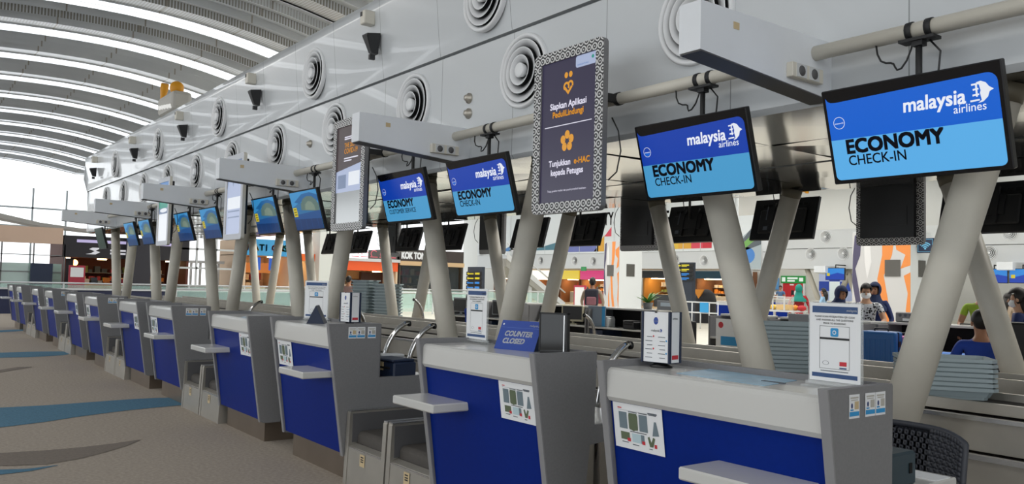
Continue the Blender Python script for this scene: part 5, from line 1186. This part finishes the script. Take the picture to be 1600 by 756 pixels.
for i, yy in enumerate((13.7, 14.7)):
    o = MB().box(-.05, .05, -.25, .25, -.35, .35).build('shop_screen', [em('shop screen blue', '#2d63c8', .9)]); o.location = (FX-.4, yy, 2.25); tag(o, 'small blue screen inside the bright lettered shop, %s' % ('left one', 'right one')[i], 'screen')
structure(MB().box(FX-.5, FX+.6, 17.0, 18.6, 0, 4.4).build('wall_shop_left', mat('pale shop wall', '#d9dcd8', .6)))
t = shop_x(18.8, 22.4, 2.05, 2.60, 'shop with a broad orange band behind the trays', mat('shop deep orange', '#f0602a', .5), mat('shop beige inside', '#dcc4a4', .7), 4)
MB().box(-.35, .1, 18.7, 22.5, 2.60, 2.78).build('white_fascia', M_WHITE, t); MB().box(-2.0, -1.7, 20.8, 22.3, 1.2, 2.0).build('menu_board', mat('menu dark brown', '#4a2b22', .5), t)
lb = MB(); a = Art(lb, (.02, 19.2, 2.86), (0, 1, 0), (0, 0, 1)); u = 0
for i in range(5): a.arc(u+.3, .22, .2, -.4+.5*i, 3.2+.4*i, .05); a.rect(u+.05, .0, u+.55, .05, 0); u += .62
lb.build('script_lettering', [em('neon pink', '#f0707c', .9)], t)
shop_x(22.5, 27.2, 2.72, 3.45, 'dark restaurant front with white KOK TONG lettering', mat('kok sign brown', '#3c3432', .5), mat('restaurant dark inside', '#3d3833', .6), 5, 'KOK TONG', em('kok white', '#f2f2ee', .9), .56, .10, lbold=.07, sx=.66)
structure(MB().box(FX-.2, FX+.1, 22.5, 27.2, 2.46, 2.72).build('trim_1', mat('pale wood band', '#d3b48c', .6)))
o = MB().box(-.02, .02, 22.7, 26.9, .9, 2.45).build('shop_glazing', mat('tinted shop glass', '#3c4448', .08, alpha=.55), loc=(FX-.1, 0, 0)); tag(o, 'tinted glass front under the restaurant lettering', 'glass front')
# stairs right of the restaurant
t = thing('staircase', 'white staircase rising beside the restaurant front', 'staircase', (FX+2.0, 27.6, 0)); sg = MB(); pts = []
for i in range(16): pts += [(i*.30, i*.19), (i*.30, (i+1)*.19)]
pts += [(16*.30, 16*.19), (16*.30, 16*.19-.5), (.4, -.02+.0)]
V = [(0, 5.2-u, max(0, v)) for u, v in pts]
sg.add([(a_, b_, c_) for a_, b_, c_ in V]+[(1.6, b_, c_) for a_, b_, c_ in V], [tuple(range(len(V))), tuple(range(len(V), 2*len(V)))[::-1]]+[(i, (i+1) % len(V), len(V)+(i+1) % len(V), len(V)+i) for i in range(len(V))]); sg.build('flight', mat('stair grey', '#9b9a94', .5), t)
for x in (0, 1.6): MB().tube([(x, 5.2, 1.0), (x, .4, 4.0)], .05, 8).build('handrail', M_WHITE, t); MB().prism([(5.2, .0), (5.2, .35), (.4, 3.4), (.4, 3.0)], 'x', x-.03, x+.03).build('stringer', M_WHITE, t)
for i, (yy, z) in enumerate(((1.0, 3.6), (2.4, 3.6))): MB().box(1.2, 1.4, yy, yy+.2, 0, z).build('post', M_WHITE, t)
p0 = at_y(731, 417, 22.0); t = thing('direction_totem', 'dark direction totem with arrow panels in front of the stairs', 'sign', (p0.x, 22.0, 0)); w = at_y(753, 417, 22).x-p0.x
MB().box(0, w, 0, .2, 0, p0.z).build('post', mat('totem slate', '#2b3340', .4), t)
for i in range(4):
    z1 = p0.z-.25-i*.24; q = MB().box(-.03, w+.03, -.06, 0, z1-.2, z1).build('arrow_panel', M_BLACK, t); sb = MB(); a = Art(sb, (0, -.064, z1-.2), (1, 0, 0), (0, 0, 1)); a.poly([(.04, .1), (.16, .18), (.16, .12), (w*.5, .12), (w*.5, .06), (.16, .06), (.16, .02)], 0 if i < 2 else 1); a.rect(w*.6, .05, w*.92, .15, 0 if i < 2 else 1); sb.build('arrow', [em('arrow yellow', '#e8d82a', .9), em('arrow blue', '#2f8fe8', .9)], q)
# shops under the far left band
def shop_y(pxa, pxb, z0, z1, label, col, inner, seed, yy=IY+4.5):
    xa, xb = at_y(pxa, 450, yy).x, at_y(pxb, 450, yy).x
    t = thing('shop', label, 'shop', (0, yy, 0)); MB().box(xa, xb, 0, .2, z0, z1).build('sign_band', col, t)
    w = MB(); w.box(xa, xb, 2.2, 2.35, 0, z1); w.box(xa, xa+.15, .1, 2.2, 0, z1); w.box(xb-.15, xb, .1, 2.2, 0, z1); w.build('interior_wall', inner, t)
    stock_shelf(t, 'x', xa+.3, xb-.3, .3, z0-.2, 4, 2.2, seed, -1); MB().box(xa+.4, xb-.4, .6, .9, z0-.06, z0).build('ceiling_lights', GLOW, t)
    cb = MB(); cb.box(xa+.6, xb-.8, .7, 1.3, 0, .95, bev=.03); cb.build('sales_counter', STOCK[seed % 9], t); return t
Yw = em('shop sign yellow', '#f0d23a', .9)
shop_y(770, 826, 2.0, 2.75, 'far shop with a yellow sign behind the front columns', Yw, STOCK[3], 11)
shop_y(828, 872, 2.0, 2.75, 'far shop with cream signs left of the person with the backpack', GLOW2, mat('shop umber', '#8a5a3a', .7), 12)
shop_y(874, 904, 2.0, 2.75, 'far shop with a small yellow sign behind the red framed board', Yw, mat('shop umber', '#8a5a3a', .7), 13)
t = shop_y(906, 945, 2.0, 2.75, 'far shop with a magenta sign left of the painted pillar', em('shop sign magenta', '#e0307a', .9), mat('shop wood', '#9a6a40', .7), 14)
shop_y(1003, 1056, 2.2, 2.75, 'far shop behind the plant, right of the painted pillar', mat('shop dark sign', '#2a2f38', .5), mat('shop amber', '#b8823a', .7), 15)
shop_y(1085, 1150, 2.2, 2.75, 'far shop with a teal band behind the black draped display', mat('shop teal sign', '#2a5a78', .5), mat('shop walnut', '#7a5236', .7), 16)
# ------------------------------------------------------------------ glass railing and navy partition before the shops
t = thing('glass_railing', 'long glass railing with white handrail in front of the far shops', 'railing', (-37.0, 0, 0))
MB().tube([(0, -9, 1.08), (0, 27.5, 1.08)], .035, 8).build('handrail', M_WHITE, t); MB().box(-.008, .008, -9, 27.5, .12, 1.02).build('glass_panel', mat('railing glass', '#bfe0d8', .05, alpha=.35), t)
for i in range(16): MB().box(-.03, .03, -9+i*2.4-.03, -9+i*2.4+.03, 0, 1.06).build('post', M_WHITE, t)
t = thing('glass_railing', 'nearer glass railing behind the far counters', 'railing', (-33.0, 0, 0))
MB().tube([(0, 6.2, .98), (0, 20, .98)], .035, 8).build('handrail', M_WHITE, t); MB().box(-.008, .008, 6.2, 20, .12, .92).build('glass_panel', mat('railing glass', '#bfe0d8', .05, alpha=.35), t)
for i in range(7): MB().box(-.03, .03, 6.2+i*2.28-.03, 6.2+i*2.28+.03, 0, .96).build('post', M_WHITE, t)
o = MB().box(-34.5, -34.3, -9, 14, 0, .86).build('navy_partition', mat('partition navy', '#232a4a', .5)); tag(o, 'low navy partition behind the far counters', 'partition')
o = MB().box(-34.55, -34.25, -9, 14, .86, .92).build('cap', M_WHITE, o)
# far left: beige fascia, glazing, grey end structure
structure(MB().box(FX-.3, FX, -14, 4.1, 2.85, 3.62).build('wall_fascia', mat('beige fascia', '#d6b9a4', .6)))
wn = MB()
for i in range(15): y = -14+i*1.3; wn.box(FX-.08, FX, y-.03, y+.03, 0, 2.85)
for z in (1.5, 2.3): wn.box(FX-.08, FX, -14, 4.1, z-.02, z+.02)
structure(wn.build('window_1', M_GREYLAM)); structure(MB().box(FX-.06, FX-.04, -14, 4.1, 0, 1.9).build('window_2', mat('greenish glass', '#a9c4ba', .1, alpha=.75)))
o = MB().box(-.15, .15, -.7, .7, 1.0, 2.85).build('dark_kiosk', M_BLACKM, loc=(FX+.4, .7, 0)); tag(o, 'dark kiosk panel against the far left glazing', 'kiosk')
o = MB().box(-.15, .15, -.45, .45, 0, 1.9).build('dark_display', M_DARKBLUE, loc=(FX+.4, 3.2, 0)); tag(o, 'dark display cabinet against the far left glazing', 'cabinet')
# glazed bay between the dark shop and the blue shop
gb = MB(); [gb.box(FX-.1, FX, y-.05, y+.05, 0, 5.0) for y in (9.4, 10.4, 11.4, 12.6)]; [gb.box(FX-.1, FX, 9.3, 12.8, z-.05, z+.05) for z in (1.9, 2.9, 4.0)]
structure(gb.build('window_3', M_WHITE))
gb = MB(); gb.box(-.4, -.2, -.0, 2.6, 0, 1.0); [gb.box(-.35, -.25, y-.06, y+.06, 1.0, 2.2) for y in (.3, .8, 1.3, 1.8, 2.3)]; gb.box(-.4, -.2, 0, 2.6, 2.2, 2.35)
o = gb.build('white_balustrade', M_WHITE, loc=(FX-2.5, 10.12, 0)); tag(o, 'white terrace balustrade seen through the glazed bay', 'balustrade')
# truss and glazing beyond under the roof's far end
tr = MB()
for i in range(12): y = -12+i*1.8; tr.box(FX-12.1, FX-12, y-.05, y+.05, 0, 6.5)
for z in (4.2, 5.3): tr.box(FX-12.1, FX-12, -12, 10, z-.05, z+.05)
structure(tr.build('window_4', mat('pale mullion', '#b9c4ca', .5)))
pr = [(-16, 6.2), (-8, 6.0), (-2, 5.4), (4, 4.2), (7, 3.9), (7, 3.8), (4, 4.0), (-2, 5.0), (-8, 5.4), (-16, 5.6)]
structure(MB().prism(pr, 'x', FX-9, FX-7).build('trim_2', mat('canopy grey', '#b5b2ad', .6)))
# yellow hook crane decoration above the gantry
p = at_y(258, 165, 3.0); t = thing('ceiling_mascot', 'yellow and grey hook shaped equipment above the gantry', 'equipment', (p.x+.1, 3.0, 4.97)); t.scale = (.8, .8, .8)
hz = (p.z-4.97)/.8
MB().tube([(-.25, 0, hz+.75), (-.32, 0, hz+.60), (-.42, 0, hz+.35), (-.42, 0, hz-.05), (-.3, 0, hz-.25), (-.1, 0, hz-.05)], [.12, .13, .09, .10, .13, .11], 10).build('hook', mat('hook yellow', '#e09a16', .5), t)
MB().box(.1, 1.9, -.3, .3, hz-.45, hz+.15, bev=.12, seg=2).build('housing', mat('housing grey', '#b6b3ac', .5), t); MB().ball((1.2, 0, hz+.35), .22, 0).build('yellow_cap', mat('hook yellow', '#e09a16', .5), t)
MB().box(.2, .6, -.15, .15, 0, hz-.4).build('support', mat('housing grey', '#b6b3ac', .5), t); bl = MB()
for i in range(5): MB().ball((.5+i*.3, -.31, hz-.22-.03*i), .07, 0, 8, 6).build('light', em('small white lights', '#f4f4f0', .9), t)
o = MB().tube([(-.2, 0, 0), (-.18, 0, .18), (0, 0, .25), (.2, 0, .10), (.24, 0, 3.4)], [.07, .07, .07, .07, .02], 8).build('yellow_hook', mat('hook yellow', '#e09a16', .5)); o.location = at_y(1255, 306, 30); tag(o, 'small yellow hook shape high across the hall beside a column', 'ornament')
